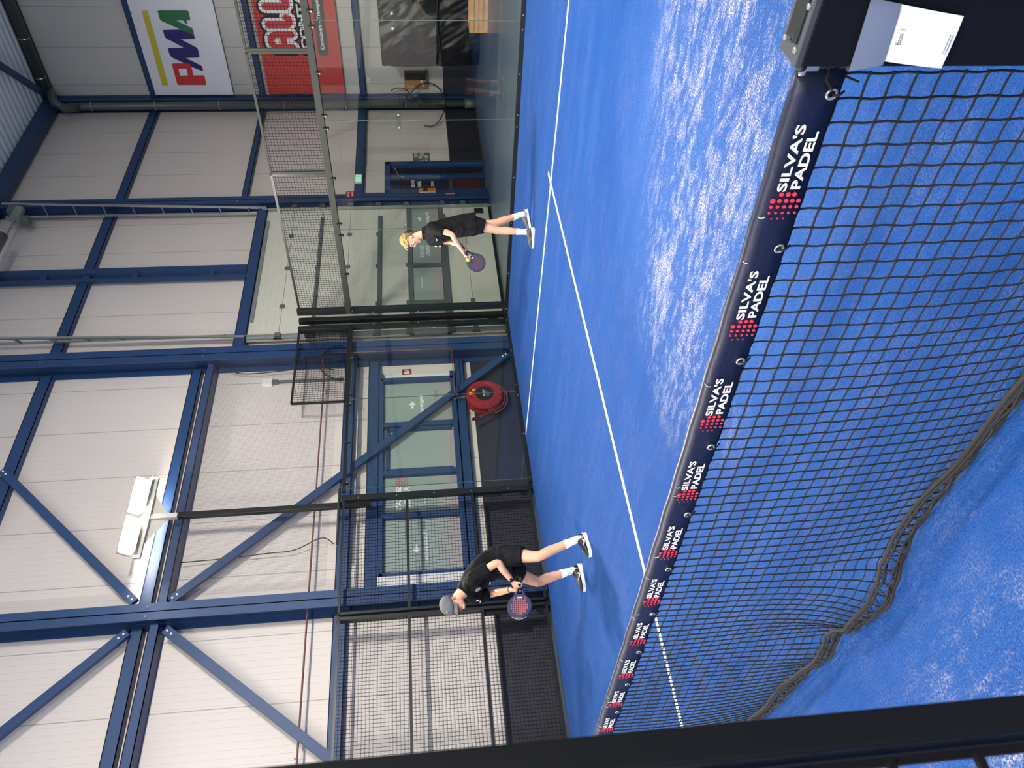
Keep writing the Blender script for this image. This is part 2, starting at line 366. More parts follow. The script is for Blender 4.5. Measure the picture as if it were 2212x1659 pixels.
# ---- windows in the left wall
def frosted():
    m = mat('frosted_film', (152, 170, 160), .35); nt = m.node_tree; b = nt.nodes['Principled BSDF']
    g = nt.nodes.new('ShaderNodeNewGeometry'); s = nt.nodes.new('ShaderNodeSeparateXYZ'); nt.links.new(g.outputs['Position'], s.inputs[0])
    f = mth(nt, 'MULTIPLY_ADD', s.outputs[2], -2.2, 3.5)   # the printed film fades to pink at the bottom
    f = mth(nt, 'MINIMUM', mth(nt, 'MAXIMUM', f, 0.0), 1.0)
    nt.links.new(mixc(nt, f, srgb(148, 162, 156), srgb(168, 154, 155)), b.inputs['Base Color']); return m
M_film = frosted()
wt = thing('window_1', 'row of frosted windows in blue frames behind the left fence', 'window', (-10.56, 6.7, 1.17)); wt['kind'] = 'structure'
MB().box((-10.6, 4.66, 2.44), (-10.47, 8.98, 2.52)).box((-10.6, 4.62, 1.11), (-10.47, 8.98, 1.2)).box((-10.6, 8.78, 1.11), (-10.47, 8.86, 2.5)).box((-10.6, 4.72, 1.1), (-10.47, 4.8, 2.5)).build('window_frame', M_blue, wt, bevel=.006)
MB().box((-10.615, 8.86, 1.1), (-10.56, 9.0, 2.52)).box((-10.615, 4.56, 1.1), (-10.44, 4.72, 2.52)).each('reveal', M_white, wt)
mul = [8.78, 7.74, 6.68, 5.84, 4.8]
for yy in mul[1:4]: MB().box((-10.6, yy-.05, 1.17), (-10.48, yy+.05, 2.5)).build('mullion', M_blue, wt, bevel=.005)
for i in range(4):
    MB().box((-10.59, mul[i+1]+.05*(i < 3), 1.2), (-10.57, mul[i]-.05*(i > 0), 2.44)).build('pane', M_film, wt)
MB().box((-10.57, 7.62, 1.24), (-10.52, 7.69, 2.38)).box((-10.57, 6.73, 1.24), (-10.52, 6.79, 2.38)).box((-10.57, 6.73, 2.34), (-10.52, 7.69, 2.40)).build('opening_sash', M_blue, wt)
FX = -10.562
YP = (0, 1, 0); YM = (0, -1, 0); ZP = (0, 0, 1)
def arrow(name, y, z, s, dirn, x, parent, m=M_print):
    return MB().prism([(-.5, -.14), (0, -.14), (0, -.42), (.5, 0), (0, .42), (0, .14), (-.5, .14)], (x, y, z), (0, dirn*s, 0), (0, 0, s), (.002, 0, 0)).build(name, m, parent)
arrow('arrow_sticker', 8.24, 1.92, .17, 1, FX, wt)
text('lettering', 'Ingang', (FX, 8.47, 1.70), YM, ZP, .42, .1, M_print, wt, .03)
text('lettering', 'volg ons op', (FX, 6.34, 1.74), YM, ZP, .26, .04, M_print, wt, .01)
text('lettering', "SILVA'S", (FX, 6.44, 2.14), YM, ZP, .47, .1, M_print, wt, .03)
text('lettering', "PADEL", (FX, 6.42, 2.0), YM, ZP, .38, .1, M_print, wt, .03)
text('lettering', "Receptie", (FX, 5.56, 1.72), YM, ZP, .52, .085, M_print, wt, .01)
arrow('arrow_sticker', 5.24, 1.92, .15, -1, FX, wt)
dd = MB()
for i in range(5):
    for j in range(3): dd.disc((FX, 6.60-.05*j, 2.22-.045*i), (1, 0, 0), .014, .002, 8)
dd.build('dot_sticker', M_dot, wt)
# ---- sectional door
dr = thing('door_1', 'large pale overhead sectional door with a frosted window strip', 'sectional door', (-10.5, 12.2, -.03)); dr['kind'] = 'structure'
DY0, DY1, DX = 10.0, 14.33, -10.46
zs = [.0, .61, 1.09, 1.93, 2.57, 3.21, 3.85, 4.48, 5.12]
for i in range(len(zs)-1):
    if i == 2: continue
    mb = MB().box((DX-.05, DY0, zs[i]+.004), (DX, DY1, zs[i+1]-.004))
    for q in range(1, 5):
        z = zs[i]+(zs[i+1]-zs[i])*q/5; mb.box((DX, DY0, z-.004), (DX+.003, DY1, z+.004))
    mb.build('door_section', M_door, dr)
wf = MB().box((DX-.05, DY0, 1.09), (DX+.01, DY1, 1.19)).box((DX-.05, DY0, 1.83), (DX+.01, DY1, 1.93))
my = [14.33, 13.24, 12.12, 10.93, 10.0]
for yy in my: wf.box((DX-.05, max(yy-.05, DY0), 1.1), (DX+.012, min(yy+.05, DY1), 1.93))
wf.build('window_strip_frame', M_darkalu, dr)
for i in range(4): MB().box((DX-.03, my[i+1]+.06, 1.2), (DX-.02, my[i]-.06, 1.82)).build('pane', M_film, dr)
DF = DX-.015
arrow('arrow_sticker', 13.8, 1.64, .15, 1, DF, dr); text('lettering', 'Ingang', (DF, 14.04, 1.40), YM, ZP, .5, .1, M_print, dr, .03)
text('lettering', "SILVA'S", (DF, 12.84, 1.57), YM, ZP, .44, .09, M_print, dr, .03)
text('lettering', "PADEL", (DF, 12.82, 1.44), YM, ZP, .38, .09, M_print, dr, .03)
text('lettering', "volg ons op", (DF, 11.75, 1.62), YM, ZP, .36, .05, M_print, dr, .01)
text('lettering', "Gun", (DF, 10.45, 1.42), YM, ZP, .28, .08, M_print, dr, .02)
for z, s in ((3.80, .07), (2.49, .09), (1.05, .05)): MB().box((DX, DY0+.12, z), (DX+.05, DY1-.45, z+s)).build('stiffener_strut', M_darkalu, dr, bevel=.008)
MB().box((DX, 10.5, 5.0), (DX+.035, 13.8, 5.06)).build('top_profile', M_alu, dr)
for z in zs[1:-1]:
    for yy in (13.24, 12.12, 10.93): MB().box((DX, yy-.05, z-.05), (DX+.03, yy+.05, z+.05)).build('hinge', M_darkalu, dr, bevel=.01)
    for yy in (DY0+.04, DY1-.04):
        MB().prism([(-.09, 0), (.09, 0), (.05, .1), (-.05, .1)], (DX, yy-.05 if yy < 12 else yy+.05, z), (0, 0, 1), (1, 0, 0), (0, .1 if yy < 12 else -.1, 0)).build('roller_bracket', M_darkalu, dr)
MB().box((DX-.04, DY0, -.03), (DX+.03, DY1, .03)).build('bottom_seal', M_black, dr)
for yy in (10.35, 14.0):
    l = MB().box((DX+.01, yy-.07, .16), (DX+.06, yy+.07, .36)).build('lock_box', M_black, dr, bevel=.01)
def track(y, label, sgn):
    o = thing('door_track', label, 'door track', (DX+.1, y, -.03))
    MB().box((DX+.02, y-.03, -.03), (DX+.04, y+.03, 5.2)).box((DX+.02, y-.03*sgn, -.03), (DX+.09, y-.04*sgn, 5.2)).build('rail', M_alu, o)
    MB().bar((DX+.09, y, 5.1), (DX+.34, y, 10.7), .05, .03).build('rail', M_chrome, o)
    MB().bar((DX+.03, y-.1*sgn, 5.1), (DX+.05, y-.1*sgn, 10.7), .05, .03).build('rail', M_chrome, o)
    for i in range(9):
        z = 5.5+i*.62; t = (z-5.1)/5.6; MB().bar((DX+.04, y-.1*sgn, z-.03), (DX+.09+.25*t, y, z+.03), .05, .01, (0, 0, 1)).build('rung', M_alu, o)
    return o
tk = track(14.22, 'aluminium high-lift door track on the corner side of the sectional door', 1)
track(10.02, 'aluminium high-lift door track beside the window band column', -1)
o = thing('door_operator', 'grey motor and chain drum at the top of the door track', 'door motor', (-10.2, 14.0, 10.3))
mb = MB().box((-10.32, 13.62, 10.0), (-10.12, 13.8, 10.18)).box((-10.3, 13.95, 10.35), (-10.12, 14.3, 10.55)); mb.each('gearbox', M_darkalu, o, bevel=.03)
MB().disc((-10.2, 13.75, 10.32), (0, 1, 0), .11, .35, 20).build('drum', M_alu, o); MB().tube([(-10.2, 13.0, 10.32), (-10.2, 13.76, 10.32)], .02).build('shaft', M_alu, o)
# ---- dark side door in the left wall
d2 = thing('door_2', 'dark side door in a heavy blue frame with lettered glass', 'door', (-10.5, 15.6, -.03)); d2['kind'] = 'structure'
M_dkglass = mat('dark_pane', (40, 42, 52), .12); M_mar = mat('maroon_mat', (66, 22, 34), .7); M_dkblue = mat('dark_blue_leaf', (26, 30, 44), .5)
MB().box((WX, 16.02, -.03), (-10.44, 16.16, 2.42)).box((WX, 14.62, -.03), (-10.4, 14.78, 3.0)).box((WX, 14.94, -.03), (-10.52, 15.06, 2.42)).box((WX, 14.94, 2.3), (-10.44, 16.16, 2.44)).box((WX, 15.52, -.03), (-10.48, 15.66, 2.36)).build('door_frame', M_blue, d2, bevel=.008)
MB().box((WX, 15.66, 0), (-10.54, 16.02, 2.3)).build('door_leaf', M_dkblue, d2)
lf = MB().box((WX, 15.08, 0), (-10.55, 15.52, 2.3)).build('door_leaf', M_dkglass, d2)
MB().box((-10.549, 15.1, .12), (-10.545, 15.5, .75)).build('lower_panel', M_mar, d2)
text('lettering', "SILVA'S", (-10.545, 15.18, 1.72), YP, ZP, .30, .085, M_print, d2, .03); text('lettering', "PADEL", (-10.545, 15.18, 1.56), YP, ZP, .27, .085, M_print, d2, .03); text('lettering', "zone", (-10.545, 15.2, 1.26), YP, ZP, .22, .06, M_print, d2, .02)
MB().tube([(-10.5, 15.9, 2.2), (-10.44, 15.9, 2.2), (-10.42, 15.5, 2.1), (-10.42, 15.42, 1.98)], .012).build('door_closer', M_alu, d2)
MB().box((WX, 14.78, 0), (-10.52, 14.94, 2.9)).build('side_panel', M_blue, d2)
tr = MB().box((WX, 14.6, 2.44), (-10.59, 16.2, 2.93)).build('transom', M_panelY, d2)
# ---- small things on the left wall
o = thing('exit_sign', 'green lit emergency exit sign above the dark side door', 'exit sign', (-10.46, 15.43, 3.0))
MB().box((-10.48, 15.28, 2.98), (-10.43, 15.6, 3.15)).build('housing', M_white, o, bevel=.005); MB().box((-10.431, 15.3, 3.0), (-10.426, 15.58, 3.13)).build('lens', emis('exit_green', (.35, .9, .55), .9), o)
MB().prism([(-.5, -.14), (0, -.14), (0, -.42), (.5, 0), (0, .42), (0, .14), (-.5, .14)], (-10.4255, 15.5, 3.065), (0, -.07, 0), (0, 0, .07), (.002, 0, 0)).build('arrow', M_print, o)
o = thing('warning_sign', 'small red warning sign with white lettering beside the exit sign', 'sign', (-10.29, 14.8, 3.2))
MB().box((-10.3, 14.45, 3.12), (-10.285, 14.68, 3.32)).build('plate', M_red, o)
text('lettering', 'pas op', (-10.284, 14.47, 3.23), YP, ZP, .17, .05, M_print, o); text('lettering', 'alarm', (-10.284, 14.48, 3.15), YP, ZP, .17, .05, M_print, o, .03)
o = thing('aed_holder', 'orange and black box on the blue column by the side door', 'box', (-10.38, 14.72, 1.23)); M_or = mat('orange_plastic', (206, 122, 44), .45)
MB().box((-10.4, 14.63, 1.23), (-10.3, 14.78, 1.63)).build('case', M_or, o, bevel=.012); MB().box((-10.31, 14.64, 1.42), (-10.28, 14.77, 1.53)).build('handle', M_dark, o, bevel=.01); MB().box((-10.4, 14.6, 1.24), (-10.31, 14.63, 1.6)).build('backplate', M_white, o)
tag(MB().box((-10.3, 14.5, .78), (-10.29, 14.53, .99)).build('tape_strip', mat('pink_tape', (220, 130, 120), .6)), 'short pink tape strip on the blue column below the orange box', 'tape')
o = thing('poster', 'white edged poster with photos on the panel wall left of the corner', 'poster', (WX+.01, 16.55, 1.3))
MB().box((WX, 16.25, 1.3), (WX+.008, 16.82, 1.74)).build('sheet', mat('poster_green', (74, 96, 98), .4), o)
ph = MB(); 
for a, b, c, d in ((16.56, 1.5, 16.66, 1.6), (16.67, 1.45, 16.8, 1.56), (16.57, 1.36, 16.7, 1.44), (16.62, 1.62, 16.8, 1.7)): ph.box((WX+.008, a, b), (WX+.011, c, d))
ph.each('photo', mat('poster_photo', (186, 176, 160), .5, noise=.7, nscale=25), o)
wl = MB()
for i in range(4): wl.box((WX+.008, 16.3, 1.38+.07*i), (WX+.011, 16.3+.2-.02*i, 1.42+.07*i))
wl.each('text_lines', M_print, o)
# fire hose reel
hr = thing('fire_hose_reel', 'red fire hose reel with black hub mounted on the dark plinth', 'hose reel', (WX+.05, 8.21, .28)); C0 = V((-10.30, 8.2, .6))
MB().disc(C0-V((.22, 0, 0)), (1, 0, 0), .31, .05, 40).build('back_flange', M_red, hr); MB().disc(C0-V((.17, 0, 0)), (1, 0, 0), .2, .12, 30).build('drum', M_red, hr)
fr = MB(); a = V((0, 1, 0)); b = V((0, 0, 1))
fr.loft([(C0+V((x, 0, 0)), a*r, b*r) for x, r in ((-.05, .33), (-.03, .335), (0, .33), (0, .30), (.012, .295), (.012, .26), (.0, .25), (.012, .24), (.015, .18))], 48)
fr.build('front_flange', M_red, hr)
MB().disc(C0+V((.015, 0, 0)), (1, 0, 0), .165, .012, 36).build('hub', M_frame, hr)
text('lettering', 'brand', C0+V((.028, -.07, .0)), YP, ZP, .14, .035, M_print, hr); 
hl = MB()
for i in range(4): hl.box(C0+V((.027, -.07, -.03-.022*i)), C0+V((.029, .07-.02*i, -.022-.022*i)))
hl.each('text_lines', mat('grey_print', (120, 130, 135), .6), hr)
MB().box(C0+V((.012, -.02, .22)), C0+V((.016, .05, .28))).build('sticker', mat('yellow_print', (224, 190, 60), .5), hr); MB().disc(C0+V((.012, .1, .19)), (1, 0, 0), .026, .004).build('sticker', MATS['yellow_print'], hr)
hs = MB()
for k, (r, dz) in enumerate(((.34, -.05), (.37, -.075), (.41, -.10))):
    pts = [C0+V((-.08-.02*k, -math.sin(t)*r*.92, -math.cos(t)*r*.9+dz*.6)) for t in [(-1.5+3.0*i/24) for i in range(25)]]
    hs.tube(pts, .016, 8)
hs.tube([C0+V((-.06, -.40+.02, -.12)), C0+V((-.03, -.48, .05)), C0+V((0, -.55, .17))], .017, 8)
hs.build('hose', M_hose, hr, smooth=True); MB().tube([C0+V((0, -.54, .15)), C0+V((.01, -.6, .26))], [.025, .03], 12).build('nozzle', mat('dark_red', (84, 22, 30), .4), hr)
MB().tube([C0+V((-.1, .05, .3)), C0+V((-.1, .0, .56))], .012).build('water_inlet', M_chrome, hr); MB().tube([C0+V((-.08, -.02, .46)), C0+V((-.03, -.02, .49)), C0+V((-.03, .08, .49))], .012).build('valve_lever', M_red, hr)
# copper pipe
o = thing('copper_pipe', 'thin copper pipe running along the left wall above the windows', 'pipe', (-10.2, 9.3, 1.1)); px = -10.2
MB().tube([(px, 8.2, 1.05), (px, 8.2, 1.14), (px, 9.3, 1.14), (px, 9.3, 3.56), (-10.3, 9.1, 3.56)], .013).build('pipe', M_copper, o, smooth=True)
MB().tube([(-10.3, 9.1, 3.54), (-10.4, 8.9, 3.53), (-10.4, -6, 3.5)], .014).build('pipe', M_copper, o, smooth=True)
for y in (6.06, 2.2): MB().torus((-10.4, y, 3.53), (0, 1, 0), .022, .008).tube([(-10.4, y, 3.53), (WX, y, 3.53)], .006, 6).build('pipe_clip', M_chrome, o)
o = thing('cable_conduit', 'grey vertical conduit with junction box on the panel wall', 'conduit', (WX+.05, 9.0, 3.2))
MB().tube([(WX+.05, 8.98, 3.2), (WX+.05, 8.98, 4.5)], .025).build('tube', M_darkalu, o, smooth=True); MB().box((WX, 8.9, 4.5), (WX+.09, 9.06, 4.68)).build('box', M_white, o, bevel=.01); MB().box((WX, 8.95, 4.4), (WX+.08, 9.01, 4.5)).build('gland', M_darkalu, o)
def cable(label, pts, r=.008, name='cable', m=M_dark):
    P = [V(p) for p in pts]; out = []
    for i in range(len(P)-1):
        p0, p1, p2, p3 = P[max(i-1, 0)], P[i], P[i+1], P[min(i+2, len(P)-1)]
        for k in range(6): t = k/6; out.append(.5*((2*p1)+(p2-p0)*t+(2*p0-5*p1+4*p2-p3)*t*t+(3*p1-p0-3*p2+p3)*t**3))
    pts = out+[P[-1]]
    return tag(MB().tube(pts, r, 6).build(name, m, smooth=True), label, 'cable')
cable('black cable drooping from the lower blue girt', [(-10.5, 5.24, 5.5), (-10.52, 5.27, 4.9), (-10.5, 5.30, 4.2), (-10.5, 5.33, 3.8), (-10.48, 5.5, 3.4), (-10.45, 5.36, 3.2)])
cable('black cable looping beside the copper pipe at the column', [(-10.2, 9.42, 3.15), (-10.15, 9.45, 3.3), (-10.2, 9.2, 3.6), (-10.4, 9.0, 3.55), (-10.5, 8.85, 3.2)], .012)
cable('black cable bundle hanging along the column in a clear sleeve', [(-10.5, 9.25, 5.3), (-10.5, 9.15, 5.0), (-10.5, 9.18, 4.4), (-10.45, 9.2, 3.7), (-10.45, 9.1, 3.35)], .01)
o = thing('junction_box', 'white junction box beside the copper pipe, upper of two', 'junction box', (WX, 8.5, 3.5)); MB().box((WX, 8.42, 3.55), (WX+.07, 8.55, 3.68)).build('box', M_white, o, bevel=.01); MB().box((WX+.07, 8.45, 3.58), (WX+.075, 8.52, 3.65)).build('lid', M_cream, o)
o = thing('junction_box', 'white junction box beside the copper pipe, lower of two', 'junction box', (WX, 8.7, 3.5)); MB().box((WX, 8.62, 3.52), (WX+.07, 8.75, 3.66)).build('box', M_white, o, bevel=.01); MB().box((WX+.07, 8.65, 3.56), (WX+.075, 8.72, 3.62)).build('lid', M_cream, o)
o = thing('extinguisher_sign', 'small red fire hose sign with white symbols on pale wall', 'sign', (WX, 9.0, 1.92)); MB().box((WX, 9.06, 1.92), (WX+.008, 9.20, 2.1)).build('plate', M_red, o)
MB().box((WX+.008, 9.08, 1.96), (WX+.011, 9.12, 2.06)).bar((WX+.01, 9.13, 2.0), (WX+.01, 9.18, 2.06), .012, .003).bar((WX+.01, 9.13, 1.96), (WX+.01, 9.18, 2.02), .012, .003).each('symbol', M_print, o)
# bird net hung between the girts
def grid(mb, o, a, b, na, nb, r, jit=None):
    o, a, b = V(o), V(a), V(b); n = a.cross(b).normalized(); ua = a.normalized(); ub = b.normalized()
    for i in range(na+1): c = o+a*(i/na); mb.obox(c+b/2, b/2, ua*r, n*r)
    for j in range(nb+1): c = o+b*(j/nb)+n*(r*1.6); mb.obox(c+a/2, a/2, ub*r, n*r)
    return mb
nt_ = grid(MB(), (-10.19, 4.5, 3.25), (0, 4.75, 0), (0, 0, 2.35), 190, 94, .0006)
tag(nt_.build('bird_net', mat('net_thread', (90, 84, 84), .8)), 'fine thread net stretched over the wall between two blue columns', 'net', kind='stuff')
# ---- far corner: downpipe, banners, covered stack
dp = thing('downpipe', 'thick dark downpipe in the far corner with bright clips', 'downpipe', (-10.3, 18.75, -.03))
MB().tube([(-10.32, 18.78, .25), (-10.32, 18.78, 10.2), (-10.3, 18.7, 10.45)], .1, 20).build('pipe', M_pvc, dp, smooth=True)
MB().tube([(-10.3, 18.72, 10.3), (-10.22, 18.5, 10.55), (-10.05, 18.45, 10.7), (-10.0, 18.75, 10.85), (-10.0, 19.0, 10.98)], .11, 16).build('elbow', M_pvc, dp, smooth=True)
MB().tube([(-10.0, 18.95, 11.02), (6, 18.95, 11.02)], .12, 16).build('gutter_pipe', M_pvc, dp, smooth=True)
for z in (9.98, 8.38, 6.76, 5.09, 3.47, 1.87): MB().torus((-10.32, 18.78, z), (0, 0, 1), .106, .012, 24).build('pipe_clip', M_chrome, dp)
for x in (-9.6, -8.6): MB().torus((x, 18.95, 11.02), (1, 0, 0), .126, .012, 24).build('pipe_clip', M_chrome, dp)
MB().tube([(-10.32, 18.78, -.03), (-10.32, 18.78, .27)], .13, 20).build('ground_sleeve', M_darkalu, dp, smooth=True)
BX = lambda cx, cy: None
def onback(x0, z0, k=1): return V((x0, BY-.16, z0))
bn = thing('banner', 'white banner with red, blue and green letters and a yellow bar', 'banner', (-8.9, BY-.15, 6.4)); M_ban = mat('white_vinyl', (226, 228, 236), .45, bump=.25, bscale=1.5)
def wavy(x0, x1, z0, z1, y, m, parent, name, amp=.012):
    mb = MB(); nx, nz = 40, 20; vs = []
    for j in range(nz+1):
        for i in range(nx+1):
            x = x0+(x1-x0)*i/nx; z = z0+(z1-z0)*j/nz; vs.append((x, y-amp*(.5+.5*math.sin(x*5+z*7+math.sin(z*3)))*math.exp(-((x-x0)/1.2)), z))
    k = len(vs); mb.add(vs+[(a, y+.01, c) for a, b_, c in vs], [(j*(nx+1)+i, j*(nx+1)+i+1, (j+1)*(nx+1)+i+1, (j+1)*(nx+1)+i) for j in range(nz) for i in range(nx)]+[(k+j*(nx+1)+i, k+(j+1)*(nx+1)+i, k+(j+1)*(nx+1)+i+1, k+j*(nx+1)+i+1) for j in range(nz) for i in range(nx)])
    return mb.build(name, m, parent, smooth=True)
yb = BY-.15
wavy(-10.2, -5.6, 6.42, 8.41, yb, M_ban, bn, 'vinyl_sheet')
cm_ = lambda n, c: mat(n, c, .5)
def trace(pts, m, name, d=.022):
    # outline measured on the banner: u = along the wall, v = height (metres)
    P = []
    for cx, cy in pts: P.append(bk(260+cx/6.144, cy/6.144))
    k = len(P); me = MB(); me.add([(x, yb-d, z) for x, z in P]+[(x, yb-d+.004, z) for x, z in P], [tuple(range(k)), tuple(range(k, 2*k))[::-1]]+[(i, (i+1) % k, (i+1) % k+k, i+k) for i in range(k)])
    o = me.build(name, m, bn); return o
def bk(x, y):
    """homography from banner artwork sheet to wall metres"""
    # corners measured: (336,204)->(-10.17,8.41) (504,206)->(-10.2,6.43) (273,0)->(-7.76,8.41) (459,0)->(-7.75,6.40)
    H = HB; d = H[6]*x+H[7]*y+1
    return ((H[0]*x+H[1]*y+H[2])/d, (H[3]*x+H[4]*y+H[5])/d)
HB = [0.000459430512, -0.00757258047, -7.77432411, -0.0109873731, -9.14833203e-05, 11.2891463, -5.24434588e-05, -0.000398149369]
trace([(683,850),(700,843),(925,843),(938,865),(968,1003),(1105,1003),(1118,1015),(1143,1120),(1130,1130),(770,1130),(756,1118)], cm_('banner_red', (196, 52, 62)), 'letter')
trace([(773,912),(878,910),(898,1001),(795,1004)], M_ban, 'letter_counter', .028)
M_bnavy = cm_('banner_navy', (44, 40, 110))
trace([(562,400),(800,395),(975,465),(990,512),(975,517),(797,522),(1015,635),(1028,655),(1050,755),(1040,765),(862,770),(1072,872),(1085,890),(1100,940),(1085,945),(940,885),(925,845),(845,838),(680,762),(655,730),(630,650),(640,640),(845,635),(610,512),(590,490)], M_bnavy, 'letter')
trace([(495,150),(510,141),(885,141),(903,155),(927,255),(918,268),(876,272),(892,327),(850,300),(836,272),(735,273),(950,376),(962,392),(977,462),(800,392),(555,284),(525,262)], cm_('banner_green', (44, 112, 72)), 'letter')
trace([(281,148),(358,145),(636,1130),(557,1134)], cm_('banner_yellow', (196, 186, 60)), 'underline_bar')
text('lettering', 's/a', (-7.74, yb-.02, 7.55), (1, 0, 0), ZP, .5, .32, M_bnavy, bn, .02)
gr = MB()
for i in range(9):
    for z in (6.45, 8.38): gr.disc((-10.17+i*.42, yb-.015, z), (0, -1, 0), .012, .01, 8)
gr.each('eyelet', M_chrome, bn)
rb = thing('banner', 'red banner with big white-edged letters partly behind the fence', 'banner', (-8.9, BY-.15, 3.5)); M_rban = mat('red_vinyl', (196, 62, 56), .45, bump=.25, bscale=1.5)
wavy(-10.18, -5.6, 3.49, 5.5, yb, M_rban, rb, 'vinyl_sheet')
def strokes(paths, r, y, m, name):
    """fat rounded lettering from centre-line strokes"""
    mb = MB(); k = 0
    for path in paths:
        for a, b in zip(path, path[1:]):
            k += 1
            if (V(a)-V(b)).length > 1e-4: mb.bar((a[0], y-.002-k*.00012, a[1]), (b[0], y-.002-k*.00012, b[1]), 2*r, .004, (0, 1, 0))
        for a in path: k += 1; mb.disc((a[0], y-k*.00012, a[1]), (0, -1, 0), r, .004, 20)
    return mb.build(name, m, rb)
def arc(cx, cz, r, a0, a1, n=10): return [(cx+r*math.cos(math.radians(a0+(a1-a0)*i/n)), cz+r*math.sin(math.radians(a0+(a1-a0)*i/n))) for i in range(n+1)]
gA = [[(-8.915, 4.66), (-8.915, 5.0)]+arc(-8.75, 5.02, .165, 180, 0)+[(-8.585, 4.66)], [(-8.915, 4.87), (-8.585, 4.87)]]
gL = [[(-8.335, 5.18), (-8.335, 4.70), (-8.29, 4.66), (-8.19, 4.66), (-8.16, 4.72)]]
gM = [[(x+.445, z) for x, z in gL[0]]]
gU = [[(-7.42, 5.18), (-7.42, 4.82)]+arc(-7.26, 4.82, .16, 180, 360)+[(-7.10, 5.18)]]
for gname, g in (('letter', gA), ('letter', gL), ('letter', gM), ('letter', gU)):
    strokes([[(x-.015, z+.01) for x, z in q] for q in g], .215, yb-.018, M_dark, 'letter_shadow')
    strokes(g, .165, yb-.026, M_print, 'letter_outline'); strokes(g, .083, yb-.034, cm_('banner_red', 0), gname)
MB().prism([(0, 0), (3.2, 0), (3.2, .26), (.06, .26), (0, .2)], (-9.12, yb-.034, 4.22), (1, 0, 0), (0, 0, 1), (0, -.004, 0)).build('letter_backing', M_dark, rb)
text('lettering', 'CONTAINERS', (-8.97, yb-.044, 4.26), (1, 0, 0), ZP, 2.4, .18, M_print, rb, .05)
MB().prism([(.06, 0), (4, 0), (4, .27), (.06, .27), (0, .21), (0, .06)], (-9.14, yb-.014, 3.78), (1, 0, 0), (0, 0, 1), (0, -.004, 0)).build('letter_backing', mat('charcoal_print', (66, 64, 64), .5), rb)
text('lettering', 'Containers - Transport', (-8.98, yb-.022, 3.85), (1, 0, 0), ZP, 1.36, .12, M_print, rb, .03)
# covered stack of goods
M_sheet = mat('black_plastic_sheet', (6, 8, 15), .34, spec=.4)
st = thing('covered_stack', 'tall stack wrapped in glossy black plastic sheeting behind the glass', 'covered goods', (-8, 18.3, -.03))
mb = MB(); nx, nz = 160, 60; vs = []
def cov(u, v, side):
    x = -8.78+4.0*u; z = -.03+2.42*v
    nz_ = bnoise.noise; fold = .02+.09*nz_(V((u*3, v*1.6, side)))*(1-v*.5)+.055*abs(nz_(V((u*9+v*4, v*3.5-u*3, 3))))+.03*abs(nz_(V((u*22+v*9, v*6, 7))))
    if side: return V((-8.78-fold*.8-.05*math.sin(PI*v), 17.92+1.2*u, z))
    return V((x-fold*.8*(1 if u == 0 else 0)-(.05*math.sin(PI*v) if u == 0 else 0), 17.92-.12*(1-v)*min(1, u*12)-fold*min(1, u*12), z))
for side in (0, 1):
    n0 = nx if not side else 16; vs = [cov(i/n0, j/nz, side) for j in range(nz+1) for i in range(n0+1)]
    mb.add(vs, [(j*(n0+1)+i, j*(n0+1)+i+1, (j+1)*(n0+1)+i+1, (j+1)*(n0+1)+i) for j in range(nz) for i in range(n0)])
mb.add([(-8.84, 17.88, 2.385), (-4.8, 17.86, 2.385), (-4.8, 19.15, 2.4), (-8.84, 19.15, 2.4)], [(0, 1, 2, 3)])
mb.build('plastic_sheet', M_sheet, st, smooth=True)
MB().box((-8.6, 18.1, .0), (-5.1, 19.05, 2.3)).build('wrapped_crates', M_plinth, st)
MB().tube([(-8.7, 17.76, 1.0), (-8.4, 17.72, .95), (-7.6, 17.74, 1.02), (-6.5, 17.74, .95)], .03, 6).build('strap', M_dark, st)
o = thing('wooden_crate', 'small pale wooden crate standing before the black covered stack', 'crate', (-6.9, 16.3, -.03)); M_wood = mat('pine', (206, 160, 112), .6, noise=.25, nscale=6)
cx0, cx1, cy0, cy1 = -7.12, -6.4, 15.9, 16.4
for i in range(4): MB().box((cx0, cy0, .0+.1*i-.03), (cx1, cy0+.02, .092+.1*i-.03)).build('slat', M_wood, o)
for i in range(4): MB().box((cx0, cy1-.02, .0+.1*i-.03), (cx1, cy1, .092+.1*i-.03)).build('slat', M_wood, o)
MB().box((cx0, cy0+.02, -.03), (cx0+.02, cy1-.02, .37)).box((cx1-.02, cy0+.02, -.03), (cx1, cy1-.02, .37)).build('end_board', M_wood, o); MB().box((cx0+.02, cy0+.02, .3), (cx1-.02, cy1-.02, .32)).build('lid', M_wood, o)
cb = thing('cardboard_box', 'brown cardboard box with dark printed band fixed beside the covered stack', 'box', (-9.8, BY-.12, 1.26)); M_card = mat('cardboard', (160, 118, 76), .8)
MB().box((-10.06, BY-.16, 1.27), (-9.62, BY, 1.88)).build('carton', M_card, cb, bevel=.006); MB().box((-9.82, BY-.164, 1.3), (-9.62, BY-.16, 1.86)).build('dark_print', M_frame, cb); text('lettering', 'BAE', (-9.7, BY-.166, 1.36), (-1, 0, 0), ZP, .3, .09, M_print, cb, .02)
cable('thick black cable looping over the wall left of the far corner', [(-9.95, 19.0, 2.2), (-9.98, 19.05, 2.0), (-10.1, 19.05, 1.7), (-10.25, 18.95, 1.4)] and [(-10.05, 19.0, 2.25), (-9.98, 19.0, 2.1), (-10.02, 19.0, 1.85), (-10.2, 18.8, 1.65), (-10.3, 18.6, 1.45)], .016)
cable('thick black cable arching beside the downpipe above the plinth', [(-10.3, 18.65, 1.95), (-10.1, 18.9, 1.75), (-9.88, 19.0, 1.45), (-9.86, 19.0, 1.15), (-10.0, 18.9, .92), (-10.3, 18.6, .82), (-10.45, 18.25, .95), (-10.5, 17.95, 1.15), (-10.52, 17.98, 1.4)], .016)
